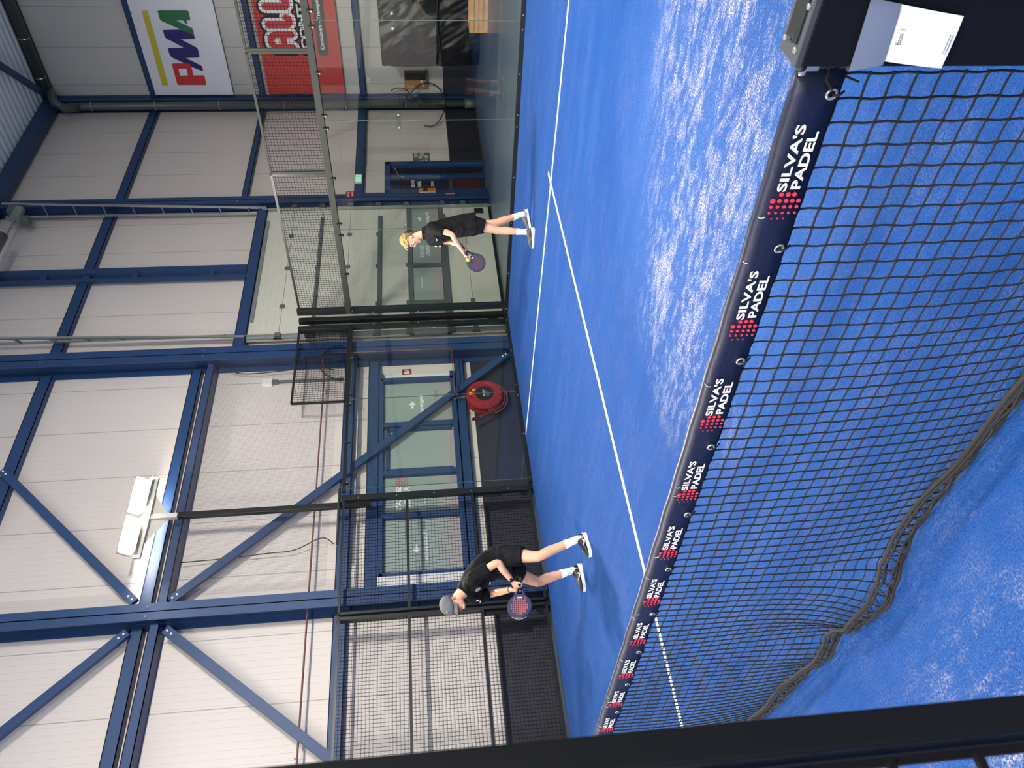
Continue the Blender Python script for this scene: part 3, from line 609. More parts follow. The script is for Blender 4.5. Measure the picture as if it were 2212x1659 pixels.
o = thing('light_switch', 'small white switch box on the end wall beside the blue girt', 'switch', (-9.9, BY-.03, 2.8)); MB().box((-9.95, BY-.04, 2.78), (-9.83, BY, 2.88)).build('box', M_white, o, bevel=.006); MB().box((-9.92, BY-.046, 2.81), (-9.86, BY-.04, 2.85)).build('rocker', M_cream, o)
tag(MB().tube([(-9.7, 12.5, 10.0), (-9.7, 11.3, 10.0)], .12, 16).build('duct_heater', M_darkalu, smooth=True), 'grey cylindrical heater high under the roof at the left wall', 'heater')
# ================================================================ THE COURT
def pad(o): return o
# base rails
def baserail(name, a, b, nrm, bolts, label):
    o = thing(name, label, 'base rail', ((V(a)+V(b))/2)); d = (V(b)-V(a)); n = V(nrm)
    MB().obox((V(a)+V(b))/2+V((0, 0, .03)), d/2, n*.03, V((0, 0, .035))).build('channel', M_frame, o)
    for t in bolts: MB().disc(V(a)+d*t+n*.03+V((0, 0, .035)), n, .011, .008, 10).each('bolt', M_chrome, o)
    return o
JX = [-10, -7.93, -5.88, -4.35, -2.3, 0]
bl = []
for i in range(1, 5): bl += [JX[i]-.1, JX[i]+.1]
bl += [(JX[i]+JX[i+1])/2 for i in range(5)]+[-9.86]
baserail('base_rail', (-9.97, 10.02, 0), (0, 10.02, 0), (0, -1, 0), [(x+9.97)/9.97 for x in sorted(bl)], 'black bolted base channel under the far glass wall')
baserail('base_rail', (-10.02, 6.0, 0), (-10.02, 9.97, 0), (1, 0, 0), [.02, .25, .47, .53, .75, .96], 'black bolted base channel under the side glass wall')
def glass_panel(p, q, z0, z1, label, mid=True, clips=()):
    p, q = V(p), V(q); d = (q-p); n = V((0, 0, 1)).cross(d).normalized()
    o = thing('glass_panel', label, 'glass panel', (p+q)/2+V((0, 0, z0)))
    MB().obox((p+q)/2+V((0, 0, (z0+z1)/2)), d/2*.9975, n*.006, V((0, 0, (z1-z0)/2))).build('pane', M_glass, o)
    MB().obox(q+V((0, 0, (z1+z0)/2))-d.normalized()*.003, d.normalized()*.0028, n*.0063, V((0, 0, (z1-z0)/2))).build('edge_seal', mat('edge_seal', (84, 98, 92), .4), o)
    for t in clips:
        c = p+d*t; MB().obox(c+V((0, 0, z1+.0)), d.normalized()*.016, n*.03, V((0, 0, .045))).build('clip', M_dark, o, bevel=.006)
        MB().disc(c+V((0, 0, z1-.02))+n*.03, n, .01, .005, 8).disc(c+V((0, 0, z1-.02))-n*.035, n, .01, .005, 8).each('clip_screw', M_chrome, o)
    return o
nm = ['glass panel of the far wall next to the corner post', 'glass panel of the far wall behind the blond player', 'glass panel of the far wall in front of the poster', 'narrow glass panel of the far wall before the covered stack', 'glass panel of the far wall nearest the right edge']
for i in range(5):
    glass_panel((JX[i]+(.08 if i == 0 else 0), 10.05, 0), (JX[i+1], 10.05, 0), .05, 3.0, nm[i], clips=(.06, .5, .94))
glass_panel((-10.05, 10.0, 0), (-10.05, 8.0, 0), .05, 3.0, 'side wall glass panel next to the corner post', clips=(.5, .94))
glass_panel((-10.05, 8.0, 0), (-10.05, 6.1, 0), .05, 3.0, 'side wall glass panel in front of the fire hose reel', clips=(.06, .5, .94))
def plate(c, d, n, label):
    c, d, n = V(c), V(d), V(n); o = thing('joint_plate', label, 'joint plate', c)
    MB().obox(c+n*.012, d*.135, n*.003, V((0, 0, .035))).build('clear_plate', glass_mat('clear_plate', (.93, .95, .93)) if 'clear_plate' not in bpy.data.materials else bpy.data.materials['clear_plate'], o)
    for s in (-1, 1): MB().disc(c+d*(.105*s)+n*.014, n, .017, .012, 14).each('bolt', M_chrome, o)
plate((JX[1], 10.04, 1.88), (1, 0, 0), (0, -1, 0), 'clear bolted joint plate behind the blond player')
plate((JX[2], 10.04, 1.88), (1, 0, 0), (0, -1, 0), 'clear bolted joint plate left of the downpipe reflection')
plate((JX[3], 10.04, 1.88), (1, 0, 0), (0, -1, 0), 'clear bolted joint plate in front of the covered stack')
plate((-10.04, 8.0, 1.48), (0, 1, 0), (1, 0, 0), 'clear bolted joint plate on the side glass wall')
# top rails
def rail(a, b, label, s=.05, h=.05, m=M_rail): return tag(MB().bar(a, b, s*2, h*2, (0, 0, 1)).build('top_rail', m, bevel=.004), label, 'rail')
rail((-9.9, 10.1, 3.06), (0, 10.1, 3.06), 'grey-green rail along the top of the far glass wall')
rail((-10.1, 9.9, 3.03), (-10.1, 6.08, 3.03), 'dark rail along the top of the side glass wall', .03, .03, M_frame)
tag(MB().tube([(-10.03, 6.1, 3.09), (-10.03, 5.1, 3.09)], .022).build('handrail_tube', M_rail, smooth=True), 'short grey tube on top of the side fence', 'tube')
# posts
def post(x, y, z1, label, w=.045, d=.05, m=M_frame, flange=True):
    o = thing('fence_post', label, 'fence post', (x, y, 0))
    MB().box((x-d, y-w, 0), (x+d, y+w, z1)).build('tube', m, o, bevel=.004)
    MB().box((x-d-.05, y-w-.05, 0), (x+d+.03, y+w+.05, .012)).build('foot_plate', m, o)
    b = MB()
    for z in (.4, 1.0, 1.6, 2.2, 2.8): b.disc((x+d, y-w*.4, z), (1, 0, 0), .01, .006, 8)
    b.each('bolt', M_chrome, o)
    if flange: MB().prism([(0, 0), (.12, 0), (.1, .07), (0, .13)], (x+d*.6, y-w-.02, .1), (0, -1, 0), (0, 0, 1), (.008, 0, 0)).prism([(0, 0), (.09, .0), (.09, .5), (0, .5)], (x+d*.6, y-w, .5), (0, -1, 0), (0, 0, 1), (.008, 0, 0)).each('gusset', m, o)
    return o
post(-10.145, 5.98, 3.06, 'black fence post where side glass meets the wire mesh')
post(-10.145, 3.94, 3.06, 'black fence post behind the player in the cap', m=M_black)
post(-10.145, 1.94, 3.06, 'black fence post hidden beside the near frame', m=M_black)
# corner double post
cp = thing('corner_post', 'black double steel post in the corner of the glass walls', 'corner post', (-10.1, 10.1, 0))
MB().box((-10.14, 9.84, 0), (-10.07, 9.94, 4.03)).build('side_post', M_frame, cp, bevel=.004)
MB().box((-9.93, 10.07, 0), (-9.80, 10.15, 4.03)).build('end_post', M_frame, cp, bevel=.004)
MB().box((-10.16, 10.06, 0), (-10.06, 10.16, 4.03)).build('corner_tube', M_black, cp, bevel=.004)
for z in (.06, 2.93): MB().disc((-9.82, 10.06, z), (0, -1, 0), .1, .006, 24).build('round_gusset', M_frame, cp)
b = MB()
for z in (.9, 1.75, 2.6): b.disc((-9.9, 10.05, z), (0, -1, 0), .014, .01, 8).disc((-10.06, 9.9, z), (1, 0, 0), .014, .01, 8)
b.each('bolt', M_chrome, cp)
def mesh_panel(o, a, hz, label, m=M_wire, fr=.018, pitch=.05, fm=M_frame, rails=(), wire=.0022):
    o, a = V(o), V(a); L_ = a.length; up = V((0, 0, hz)); ua = a.normalized(); n = ua.cross(V((0, 0, 1)))
    t = thing('mesh_panel', label, 'mesh panel', o+a/2)
    grid(MB(), o, a, up, round(L_/pitch), round(hz/pitch), wire).build('wire_mesh', m, t)
    f = MB().obox(o+a/2, a/2, V((0, 0, fr)), n*fr).obox(o+a/2+up, a/2, V((0, 0, fr)), n*fr).obox(o+up/2, ua*fr, up/2, n*fr).obox(o+a+up/2, ua*fr, up/2, n*fr)
    f.build('frame', fm, t)
    for z in rails: MB().obox(o+a/2+V((0, 0, z)), a/2, V((0, 0, .02)), n*.02).build('cross_rail', M_black, t)
    return t
mesh_panel((-9.86, 10.12, 3.1), (3.0, 0, 0), .88, 'upper wire mesh panel over the corner end of the far glass')
mesh_panel((-6.82, 10.12, 3.1), (1.98, 0, 0), .88, 'upper wire mesh panel over the middle of the far glass', fm=M_rail)
mesh_panel((-4.8, 10.12, 3.1), (2.2, 0, 0), .88, 'upper wire mesh panel crossing in front of the red banner', fm=M_rail)
mesh_panel((-2.56, 10.12, 3.1), (2.5, 0, 0), .88, 'upper wire mesh panel at the right end of the far glass', fm=M_rail)
mesh_panel((-10.12, 9.82, 3.08), (0, -1.8, 0), .93, 'upper wire mesh panel standing above the side glass')
mesh_panel((-10.06, 5.9, .06), (0, -1.92, 0), 2.96, 'tall wire mesh fence panel between glass and second post', rails=(.93, 1.97))
mesh_panel((-10.06, 3.9, .06), (0, -1.92, 0), 2.96, 'tall wire mesh fence panel left of the player in the cap', rails=(.93, 1.97))
mesh_panel((-10.06, 1.9, .06), (0, -1.92, 0), 2.96, 'tall wire mesh fence panel beside the far end of the net', rails=(.93, 1.97))
# near frame the camera looks past
nf = thing('gate_frame', 'dark out-of-focus gate post close to the camera with mesh beside it', 'gate post', (.01, -1.06, 0))
d_ = .4416
MB().box((-.012, -1.0665, 0), (.02, -1.0475, 3.0)).build('post', M_navy, nf, bevel=.002)
grid(MB(), (0, -2.2, .02), (0, 1.13, 0), (0, 0, 2.95), 22, 59, .0022).build('wire_mesh', M_wire, nf)
# ---- floodlight posts
M_lens = emis('lamp_lens', (1, .95, .87), LAMP)
def floodlight(x, y, sx, label, group='court floodlights'):
    o = thing('floodlight', label, 'floodlight', (x, y, 3.0), group)
    MB().box((x-.04, y-.045, 2.6), (x+.04, y+.045, 5.55)).build('post', M_black, o, bevel=.004)
    MB().box((x-.035, y-.04, 5.55), (x+.035, y+.04, 5.95)).build('post_head', M_cream, o, bevel=.004)
    MB().bar((x+.03*sx, y-.72, 6.0), (x+.03*sx, y+.72, 6.0), .10, .05).build('cross_arm', M_cream, o, bevel=.004)
    MB().prism([(-.5, 0), (.5, 0), (0.06, -.28), (-.06, -.28)], (x-.03*sx, y, 6.0), (0, 1, 0), (0, 0, 1), (.006, 0, 0)).each('gusset', M_cream, o)
    tl = math.radians(48 if sx > 0 else 27); ax = V((sx*math.cos(tl), 0, math.sin(tl)*1.0)); nn = V((sx*math.sin(tl), 0, -math.cos(tl)))
    for s in (-1, 1):
        c = V((x+.12*sx, y+s*.36, 6.17))
        h = MB().obox(c-nn*.03, ax*.10, V((0, .325, 0)), nn*.03).build('lamp_housing', M_cream, o, bevel=.02)
        poly = [(math.cos(a)*.085, math.sin(a)*.3) for a in [2*PI*i/24 for i in range(24)]]
        poly = [(max(-.085, min(.085, 1.35*px_)), py_) for px_, py_ in poly]
        MB().prism(poly, c+nn*.002, ax, (0, 1, 0), nn*.012).build('lens', M_lens, h)
        MB().obox(c-ax*.098+nn*.07, ax*.003, V((0, .31, 0)), nn*.07).build('added_visor', M_cream, h)  # plate added to each head to keep its light off the wall behind
    return o
floodlight(-10.12, 5.84, 1, 'twin floodlight glowing on its post in front of the left wall')
floodlight(.12, 5.84, -1, 'twin floodlight on the near side of the far half')
floodlight(.12, -5.84, -1, 'twin floodlight behind the camera on the near side')
floodlight(-10.12, -5.84, 1, 'twin floodlight over the left wall behind the camera')
# unseen floodlight added beyond the right edge to light the left wall
floodlight(6.0, -2.5, -1, 'unseen twin floodlight added to light the left wall')
# ================================================================ THE NET
net = thing('padel_net', 'black padel net with a printed dark blue top band stretched across the court', 'net', (-5, 0, 0))
def ztop(s):
    t = max(0, min(1, s/5)) if s < 5 else max(0, (10-s)/5)
    return .992-.105*(1-(1-min(s, 10-s)/5)**1.6)
NS = 220; S0, S1 = .135, 9.87
ss = [S0+(S1-S0)*i/NS for i in range(NS+1)]
bw = .082
def bandsec(s):
    z = ztop(s); wob = .002*math.sin(s*9)+.0015*math.sin(s*23)
    prof = [(-.010, -bw), (-.013, -bw*.6), (-.016, -.022), (-.013, -.008), (-.007, -.001), (0, 0.001), (.007, -.001), (.013, -.008), (.016, -.022), (.012, -bw*.6), (.008, -bw)]
    return [V((-s, p[0]+wob*(1 if p[1] < -.03 else .3), z+p[1]+.001*math.sin(s*31))) for p in prof]
mb = MB(); vs = []
for s in ss: vs += bandsec(s)
k = 11; mb.add(vs, [(i*k+j, i*k+(j+1) % k, (i+1)*k+(j+1) % k, (i+1)*k+j) for i in range(NS) for j in range(k)]+[tuple(range(k)), tuple(range(NS*k, NS*k+k))])
mb.build('top_band', M_band, net, smooth=True)
cr_ = MB()
for s in [.42, .53, .9, 1.32, 1.36, 1.7, 1.84, 2.1, 2.14, 2.5, 2.56, 2.9, 2.94, 3.0, 3.25, 3.3, 3.6, 4.1]:
    a0 = random.uniform(-.4, .5); L0 = random.uniform(.7, 1.5)
    cr_.tube([(-s-.002*math.sin(t*4), -.0155*math.cos(t)*1.03, ztop(s)-.0155+.0160*math.sin(t)) for t in [a0+L0*i/8 for i in range(9)]], .0011, 5)
cr_.build('crease_mark', mat('band_crease', (170, 168, 160), .5), net)
G0, GP = .174, .3228
def bz(s): return ztop(s)
words = []; dots = MB()
NU = 30
for i in range(NU):
    sl = G0+GP*i
    if sl+GP > S1: break
    s_r = sl+.055; s_l = sl+.187
    def put(word, sa, sb, up, h):
        s = sl+sa
        o = V((-s, -.0185, ztop(s)-up)); d = V((-(sl+sb), -.0185, ztop(sl+sb)-up))-o
        r = -d; start = o+d
        words.append(text('w', word, start, r, ZP, d.length, h, M_print, None, .025, .0))
    put("SILVA'S", .052, .187, .040, .0185)
    put("PADEL", .066, .182, .066, .0185)
    rows = [(.194, [.035, .048, .060], .0042), (.208, [.022, .035, .048, .060, .072], .0040), (.2215, [.022, .035, .048, .060, .072], .0032), (.235, [.022, .035, .048, .060, .072], .0024), (.248, [.030, .042, .054], .0015)]
    for q, (ds, zs_, rr) in enumerate(rows):
        for zz in zs_: s = sl+ds; dots.disc((-s, -.0165, ztop(s)-zz), (0, -1, 0), rr*(1.2 if (q == 1 and zz == .022) else 1), .002, 10)
join_into('band_lettering', words, net); dots.build('band_dots', M_dot, net)
i = 0
while G0+GP*i < S1:
    s = G0+GP*i; g = MB().torus((-s, -.014, ztop(s)-.068), (0, 1, 0), .0085, .0028, 16, 6).build('eyelet', M_chrome, net, smooth=True)
    MB().tube([(-s, -.018, ztop(s)-.068), (-s+.001, -.02, ztop(s)-.078), (-s, -.004, ztop(s)-bw-.012)], .0022, 5).build('lacing_cord', M_net, g); i += 1
# netting surface
KY = [(0, .05), (1.07, .055), (1.55, .056), (1.72, .052), (1.85, .022), (1.93, -.03), (2.03, -.058), (2.23, -.03), (2.40, .02), (2.46, .024), (2.53, 0), (2.63, -.014), (2.83, .014), (3.17, .026), (3.65, .06), (4.5, .02), (5.5, .05), (7, .01), (10, .04)]
def ky(s):
    for (a, p), (b, q) in zip(KY, KY[1:]):
        if s <= b:
            t = max(0, (s-a)/(b-a)); t = t*t*(3-2*t); return p+(q-p)*t
    return .03
P_ = .0448
def nets(s, v):
    """v 0 top .. 1 floor"""
    z0 = ztop(s)-bw-.006; z1 = .03+.015*math.sin(s*3.1)
    z = z0+(z1-z0)*v
    y = ky(s)*(v**3)+.010*math.sin(s*5+v*3)*v*(1-v)*2
    swirl = .10*math.exp(-((s-2.15)/.28)**2)*(v**5)
    return V((-(s+swirl), y, z))
NV = int(.885/P_)+1; NU2 = int((S1-S0)/P_)
mbn = MB(); M2 = NV*2
for i in range(NU2+1):
    s = S0+.01+P_*i
    pts = [nets(s, j/M2) for j in range(M2+1)]
    pts = [p+V((.0016 if j % 4 == 1 else (-.0016 if j % 4 == 3 else 0), 0, 0)) for j, p in enumerate(pts)]
    mbn.tube(pts, .0026, 4, False)
for j in range(NV+1):
    v = j/NV; pts = []
    for i in range(NU2*2+1):
        s = S0+.01+P_*i/2; p = nets(s, v); pts.append(p+V((0, 0, .0012 if i % 4 == 1 else (-.0012 if i % 4 == 3 else 0))))
    mbn.tube(pts, .0026, 4, False)
    for i in range(NU2+1):
        s = S0+.01+P_*i; p = nets(s, v)
        if s < 5: mbn.ball(p, .0045, 6)
mbn.build('netting', M_net, net)
# doubled hem along the floor: cord, folded netting
M_hem = mat('hem_cord', (32, 30, 29), .9)
hm = MB(); ph_ = []; pl = []; pm = []
n = 500
for i in range(n+1):
    s = S0+.01+(S1-S0-.02)*i/n; y = ky(s); sw = .10*math.exp(-((s-2.15)/.28)**2)
    pl.append(V((-(s+sw), y, .012+.004*math.sin(s*40)))); ph_.append(V((-(s+.7*sw), y*.8-.012+.006*math.sin(s*13), .088+.014*math.sin(s*4.4)))); pm.append(V((-(s+.85*sw), y*.9-.02, .05+.006*math.sin(s*50))))
hm.tube(pl, .0075, 6); hm.tube(ph_, .007, 6); hm.tube(pm, .0035, 5)
hm.tube([p+V((0, -.006, .016)) for p in pl], .004, 5); hm.tube([p+V((0, -.004, -.014)) for p in ph_], .004, 5)
for i in range(0, n-6, 1):
    j_ = V((random.uniform(-.004, .004), random.uniform(-.010, .002), random.uniform(-.006, .006)))
    if i % 2: hm.tube([pl[i], pm[min(i+2, n)]+j_, ph_[min(i+3, n)]], .0024, 4, False)
    else: hm.tube([pl[min(i+4, n)], pm[i+2]-j_*.5, ph_[i]], .0024, 4, False)
hm.build('hem', M_hem, net)
# net post
npst = thing('net_post', 'black square net post with bolted cap and taped notice', 'net post', (-.04, -.03, 0))
PX0, PX1, PY0, PY1, PZ = -.112, .10, -.045, .022, 1.016
MB().box((PX0, PY0, 0), (PX1, PY1, PZ-.012)).build('box_section', M_navy, npst, bevel=.002)
cap = MB().box((PX0-.001, PY0-.001, PZ-.012), (PX1+.001, PY1+.001, PZ)).build('top_cap', mat('cap_grey', (52, 56, 64), .5), npst, bevel=.002)
MB().box((PX0+.03, PY0+.012, PZ), (PX1-.01, PY1-.014, PZ+.003)).build('maker_plate', M_frame, npst)
sc_ = MB()
for x, y in ((PX0+.022, PY0+.01), (PX0+.022, PY1-.012), (PX0+.088, PY0+.01), (PX0+.088, PY1-.012)): sc_.disc((x, y, PZ), (0, 0, 1), .0048, .004, 12)
sc_.each('screw', M_chrome, npst, bevel=.0008)
MB().torus((PX0+.032, -.012, PZ+.002), (0, 0, 1), .006, .0018).build('round_mark', M_dark, npst)
MB().ball((PX0-.006, -.03, PZ-.02), .009, 10).ball((PX0-.006, -.03, PZ-.1), .007, 10).each('side_bolt', M_dark, npst, smooth=True)
MB().box((-.145, -.013, ztop(.14)-.034), (PX0, .013, ztop(.14)-.002)).build('cable_sleeve', M_chrome, npst, bevel=.004)
MB().tube([(-.12, -.004, ztop(.14)-.05), (-.15, -.012, ztop(.14)-.052), (-.165, -.016, ztop(.14)-.066)], .003, 6).tube([(-.115, 0, ztop(.14)-.045), (-.15, 0, ztop(.14)-.09), (-.16, 0, .87)], .002, 6).build('lashing', M_net, npst)
MB().box((PX0+.03, PY0-.03, 0), (PX1, PY1+.2, .01)).build('foot_plate', M_navy, npst)
# notice (its code is left out) and tape
yf = PY0-.0015
def quad(pts, y, bow=.0): 
    """curled sheet from four corners (x,z): p0 p1 top edge, p3 p2 bottom edge"""
    mb = MB(); n = 12; vs = []
    for j in range(n+1):
        for i in range(n+1):
            u, v = i/n, j/n; a = V(pts[0]).lerp(V(pts[1]), u); b = V(pts[3]).lerp(V(pts[2]), u); c = a.lerp(b, v)
            vs.append((c.x, y-bow*(math.sin(PI*u)*.3+math.sin(v*2.2)*.7)*1.0, c.y))
    return mb.add(vs, [(j*(n+1)+i, j*(n+1)+i+1, (j+1)*(n+1)+i+1, (j+1)*(n+1)+i) for j in range(n) for i in range(n)])
pp = thing('notice', 'white paper notice curling off the net post under grey tape', 'notice', (-.065, yf, .77))
pc = [(-.101, .876), (-.014, .884), (-.030, .775), (-.112, .772)]
quad(pc, yf-.001, .006).build('paper', mat('paper', (214, 216, 222), .6), pp, smooth=True)
def onp(u, v): a = V(pc[0]).lerp(V(pc[1]), u); b = V(pc[3]).lerp(V(pc[2]), u); c = a.lerp(b, v); return V((c.x, yf-.0085, c.y))
text('lettering', 'Baan 1', onp(.36, .16)-V((0, .002, 0)), onp(.65, .12)-onp(.36, .12), (0, 0, 1), .024, .009, M_dark, pp, .0, 0)
for v in (.88, .92): o = MB().bar(onp(.3, v)-V((0, .002, 0)), onp(.66, v)-V((0, .002, 0)), .0012, .0003, (0, 1, 0)).build('text_line', MATS['grey_print'], pp)
tp = [(-.116, .926), (-.004, .934), (-.012, .884), (-.106, .874)]
tag(quad(tp, yf-.004, .003).build('duct_tape', mat('duct_tape', (98, 108, 132), .35), smooth=True), 'grey duct tape across the net post above the paper notice', 'tape')
# ================================================================ PLAYERS
def fr3(f):
    f = V(f).normalized(); l = V((0, 0, 1)).cross(f).normalized(); return f, l, f.cross(l)
def hand(mb, wrist, d, pn, curl=.5, side=1, thumb=.6):
    """palm, four separate curled fingers and a thumb off the side of the palm; pn = the way the palm faces"""
    w, d = V(wrist), V(d).normalized(); pn = V(pn); pn = (pn-d*pn.dot(d)).normalized(); s = d.cross(pn)*side
    mb.loft([(w, s*.026, pn*.02), (w+d*.03, s*.036, pn*.018), (w+d*.07, s*.041, pn*.016), (w+d*.092, s*.038, pn*.013)], 14)
    for k, (off, L_) in enumerate(((.030, .070), (.010, .080), (-.010, .075), (-.030, .060))):
        p = w+d*.085+s*off; a = .15+.06*k; pts = [p]; dd = d+s*(off*1.5); dd.normalize()
        for seg in (.45, .32, .23):
            a += curl*(.9 if seg < .4 else .6); v_ = dd*math.cos(a)+pn*math.sin(a); pts.append(pts[-1]+v_*L_*seg)
        mb.tube(pts, [.0088, .0086, .0078, .0066], 8)
    p = w+d*.025+s*.03; t1 = (d*.55+s*.75+pn*.25).normalized(); t2 = (d*.85+s*.1+pn*thumb).normalized()
    mb.tube([p-s*.01, p+t1*.035, p+t1*.035+t2*.03, p+t1*.035+t2*.052], [.013, .0115, .0098, .008], 8)
def head(mb, c, f, l, u):
    f, l, u = f*1.06, l*1.06, u*1.05
    E3 = lambda a, b, h: [f*a, l*b, u*h]
    mb.ball(c+u*.028-f*.008, E3(.096, .076, .094), 18); mb.ball(c-u*.035+f*.012, E3(.074, .062, .085), 16)
    mb.ball(c-u*.088+f*.058, E3(.026, .030, .022), 10); mb.ball(c+f*.074+u*.036, E3(.02, .05, .012), 10)
    mb.tube([c+f*.084+u*.022, c+f*.098, c+f*.108-u*.02], [.009, .010, .014], 10); mb.ball(c+f*.094-u*.024, E3(.012, .018, .009), 8)
    for s in (-1, 1):
        mb.ball(c+f*.058+l*s*.038-u*.015, E3(.026, .022, .022), 10)
        mb.ball(c+l*s*.077-f*.006-u*.002, [f*.018+l*s*.007, l*s*.009, u*.031], 10)
    mb.ball(c+f*.080-u*.052, E3(.014, .026, .012), 8)
def limb(mb, pts, rs, n=16):
    """smooth limb through joints"""
    P = [V(p) for p in pts]; out = []; R = []
    for i in range(len(P)-1):
        p0, p1, p2, p3 = P[max(i-1, 0)], P[i], P[i+1], P[min(i+2, len(P)-1)]
        for k in range(5):
            t = k/5; out.append(.5*((2*p1)+(p2-p0)*t+(2*p0-5*p1+4*p2-p3)*t*t+(3*p1-p0-3*p2+p3)*t**3)); R.append(rs[i]+(rs[i+1]-rs[i])*t)
    out.append(P[-1]); R.append(rs[-1]); mb.tube(out, R, n)
def shoe(root, heel, toe, m_up, m_sole, m_mark, lift=.0, label=None):
    heel, toe = V(heel), V(toe); d = (toe-heel); L_ = d.length; d.normalize(); s = V((0, 0, 1)).cross(d).normalized(); u = d.cross(s)
    up = MB(); prof = [(.03, .026, .05, .055), (.10, .036, .095, .06), (.30, .040, .10, .06), (.45, .042, .078, .055), (.62, .048, .062, .045), (.80, .047, .048, .04), (.93, .036, .036, .035), (.985, .018, .025, .03)]
    up.loft([(heel+d*(t*L_)+u*(.022+h/2), s*wd, u*(h/2)) for t, wd, h, _ in prof], 18)
    shoe_o = up.build('shoe', m_up, root, smooth=True)
    out = []
    for t, wd in ((0, .018), (.04, .032), (.15, .038), (.35, .036), (.5, .04), (.68, .051), (.84, .048), (.94, .036), (1.0, .016)): out.append((t*L_, wd+.003))
    poly = out+[(x, -y) for x, y in out[::-1]]
    sm = MB(); n = len(poly); vs = []
    for x, y in poly: vs.append(heel+d*x+s*y*.96)
    for x, y in poly: vs.append(heel+d*x+s*y+u*(.030+.022*max(0, 1-x/(L_*.5))))
    sm.add(vs, [tuple(range(n))[::-1], tuple(range(n, 2*n))]+[(i, (i+1) % n, (i+1) % n+n, i+n) for i in range(n)]); sm.build('sole', m_sole, shoe_o)
    lc = MB()
    for k in range(4): t = .36+.07*k; h = .105-.013*k; lc.tube([heel+d*(t*L_)+s*.03+u*(h-.012), heel+d*(t*L_)+u*(h+.006), heel+d*(t*L_)-s*.03+u*(h-.012)], .003, 5)
    c = heel+d*(.36*L_)+u*.115; lc.tube([c, c+s*.03+u*.012, c+s*.04-u*.012, c+s*.01], .002, 5).tube([c, c-s*.03+u*.012, c-s*.04-u*.012, c-s*.01], .002, 5)
    lc.build('laces', M_dark, shoe_o)
    for sd in (-1, 1):
        MB().prism([(0, .0), (.02, -.010), (.05, -.004), (.10, .026), (.048, .008), (.022, .004), (.006, .022)], heel+d*(.36*L_)+s*sd*.0435+u*.052, d, u, s*sd*.003).build('shoe_mark', m_mark, shoe_o)
    return shoe_o
def racket(label, grip, hd, nrm, name='padel_racket', dots=('racket_hole_red', (196, 76, 66))):
    """grip = butt of handle, hd = direction to the tip, nrm = face normal"""
    g, a = V(grip), V(hd).normalized(); n = V(nrm); n = (n-a*n.dot(a)).normalized(); b = a.cross(n)
    o = thing(name, label, 'racket', g); c = g+a*.318
    poly = []
    for i in range(48):
        t = 2*PI*i/48; x = math.cos(t); y = math.sin(t); w_ = .131*(1-.10*max(0, -x)**2); poly.append((x*.138, y*w_))
    M_rk = mat('racket_navy', (30, 32, 66), .3, coat=.5); M_rdot = mat(dots[0], dots[1], .6)
    rim = MB(); secs = []
    for k, (h, sc) in enumerate(((-.019, .94), (-.016, .985), (-.008, 1), (.008, 1), (.016, .985), (.019, .94))):
        secs.append([c+a*(x*sc)+b*(y*sc)+n*h for x, y in poly])
    vs = [p for s_ in secs for p in s_]; m_ = 48
    rim.add(vs, [tuple(range(m_))[::-1], tuple(range(5*m_, 6*m_))]+[(j*m_+i, j*m_+(i+1) % m_, (j+1)*m_+(i+1) % m_, (j+1)*m_+i) for j in range(5) for i in range(m_)])
    hd_o = rim.build('head', M_rk, o, smooth=False)
    th = MB()
    for s in (-1, 1): th.tube([c-a*.115+b*s*.062, c-a*.16+b*s*.03, c-a*.20+b*s*.012], [.017, .014, .013], 8)
    th.build('throat', M_rk, o, smooth=True)
    MB().tube([g, g+a*.01, g+a*.125], [.019, .016, .015], 12).build('grip', mat('grip_wrap', (44, 42, 56), .8), o, smooth=True)
    MB().tube([g, g-a*.03+b*.03, g-a*.01+b*.06, g+a*.04+b*.05], .004, 6).build('wrist_cord', M_dark, o, smooth=True)
    dt = MB()
    for i in range(-4, 5):
        for j in range(-4, 5):
            x, y = i*.0205, j*.0205
            if (x*x)/(.088**2)+(y*y)/(.088**2) < 1: dt.disc(c+a*(x+.008)+b*y+n*.0185, n, .0062, .0012, 10).disc(c+a*(x+.008)+b*y-n*.0185, -n, .0062, .0012, 10)
    dt.build('drilled_holes', M_rdot, hd_o)
    for s in (-1, 1): MB().prism([(-.002, 0), (.045, .018), (.05, .024), (.0, .008)], c-a*.10+b*s*.045+n*.0188, a, b*s, n*.001).build('stripe', M_rdot, hd_o)
    for sg in (-1, 1): text('lettering', 'zone', c-a*.098-b*.024*sg+n*.0192*sg, b*sg, a, .048, .014, M_print, hd_o, .03, 0)
    # lettering round the rim at the tip
    tx = text('lettering', "SILVA'S PADEL", V((0, 0, 0)), (1, 0, 0), (0, 1, 0), .17, .017, M_print, hd_o, .03, 0)
    for v in tx.data.vertices:
        t = (v.co.x-.085)/.136; q = c+a*(math.cos(t)*.1388)+b*(math.sin(t)*.1322)+n*(v.co.y-.0085)
        v.co = o.matrix_world.inverted() @ q if False else q
    return o
def eyes(root, c, f, l, u):
    for s in (-1, 1):
        e = MB().ball(c+f*.0785+l*s*.031+u*.012, .0115, 12).build('eye', M_white, root, smooth=True)
        MB().ball(c+f*.0885+l*s*.031+u*.010, .0055, 8).build('iris', M_dark, e, smooth=True)
        MB().tube([c+f*.088+l*s*.014+u*.034, c+f*.087+l*s*.034+u*.040, c+f*.074+l*s*.053+u*.033], [.003, .0042, .0025], 6).build('eyebrow', mat('brow', (128, 92, 62), .8), root)
    MB().tube([c+f*.092-l*.02-u*.052, c+f*.0975-u*.049, c+f*.092+l*.02-u*.052], [.003, .0055, .003], 8).build('lips', M_lip, root, smooth=True)
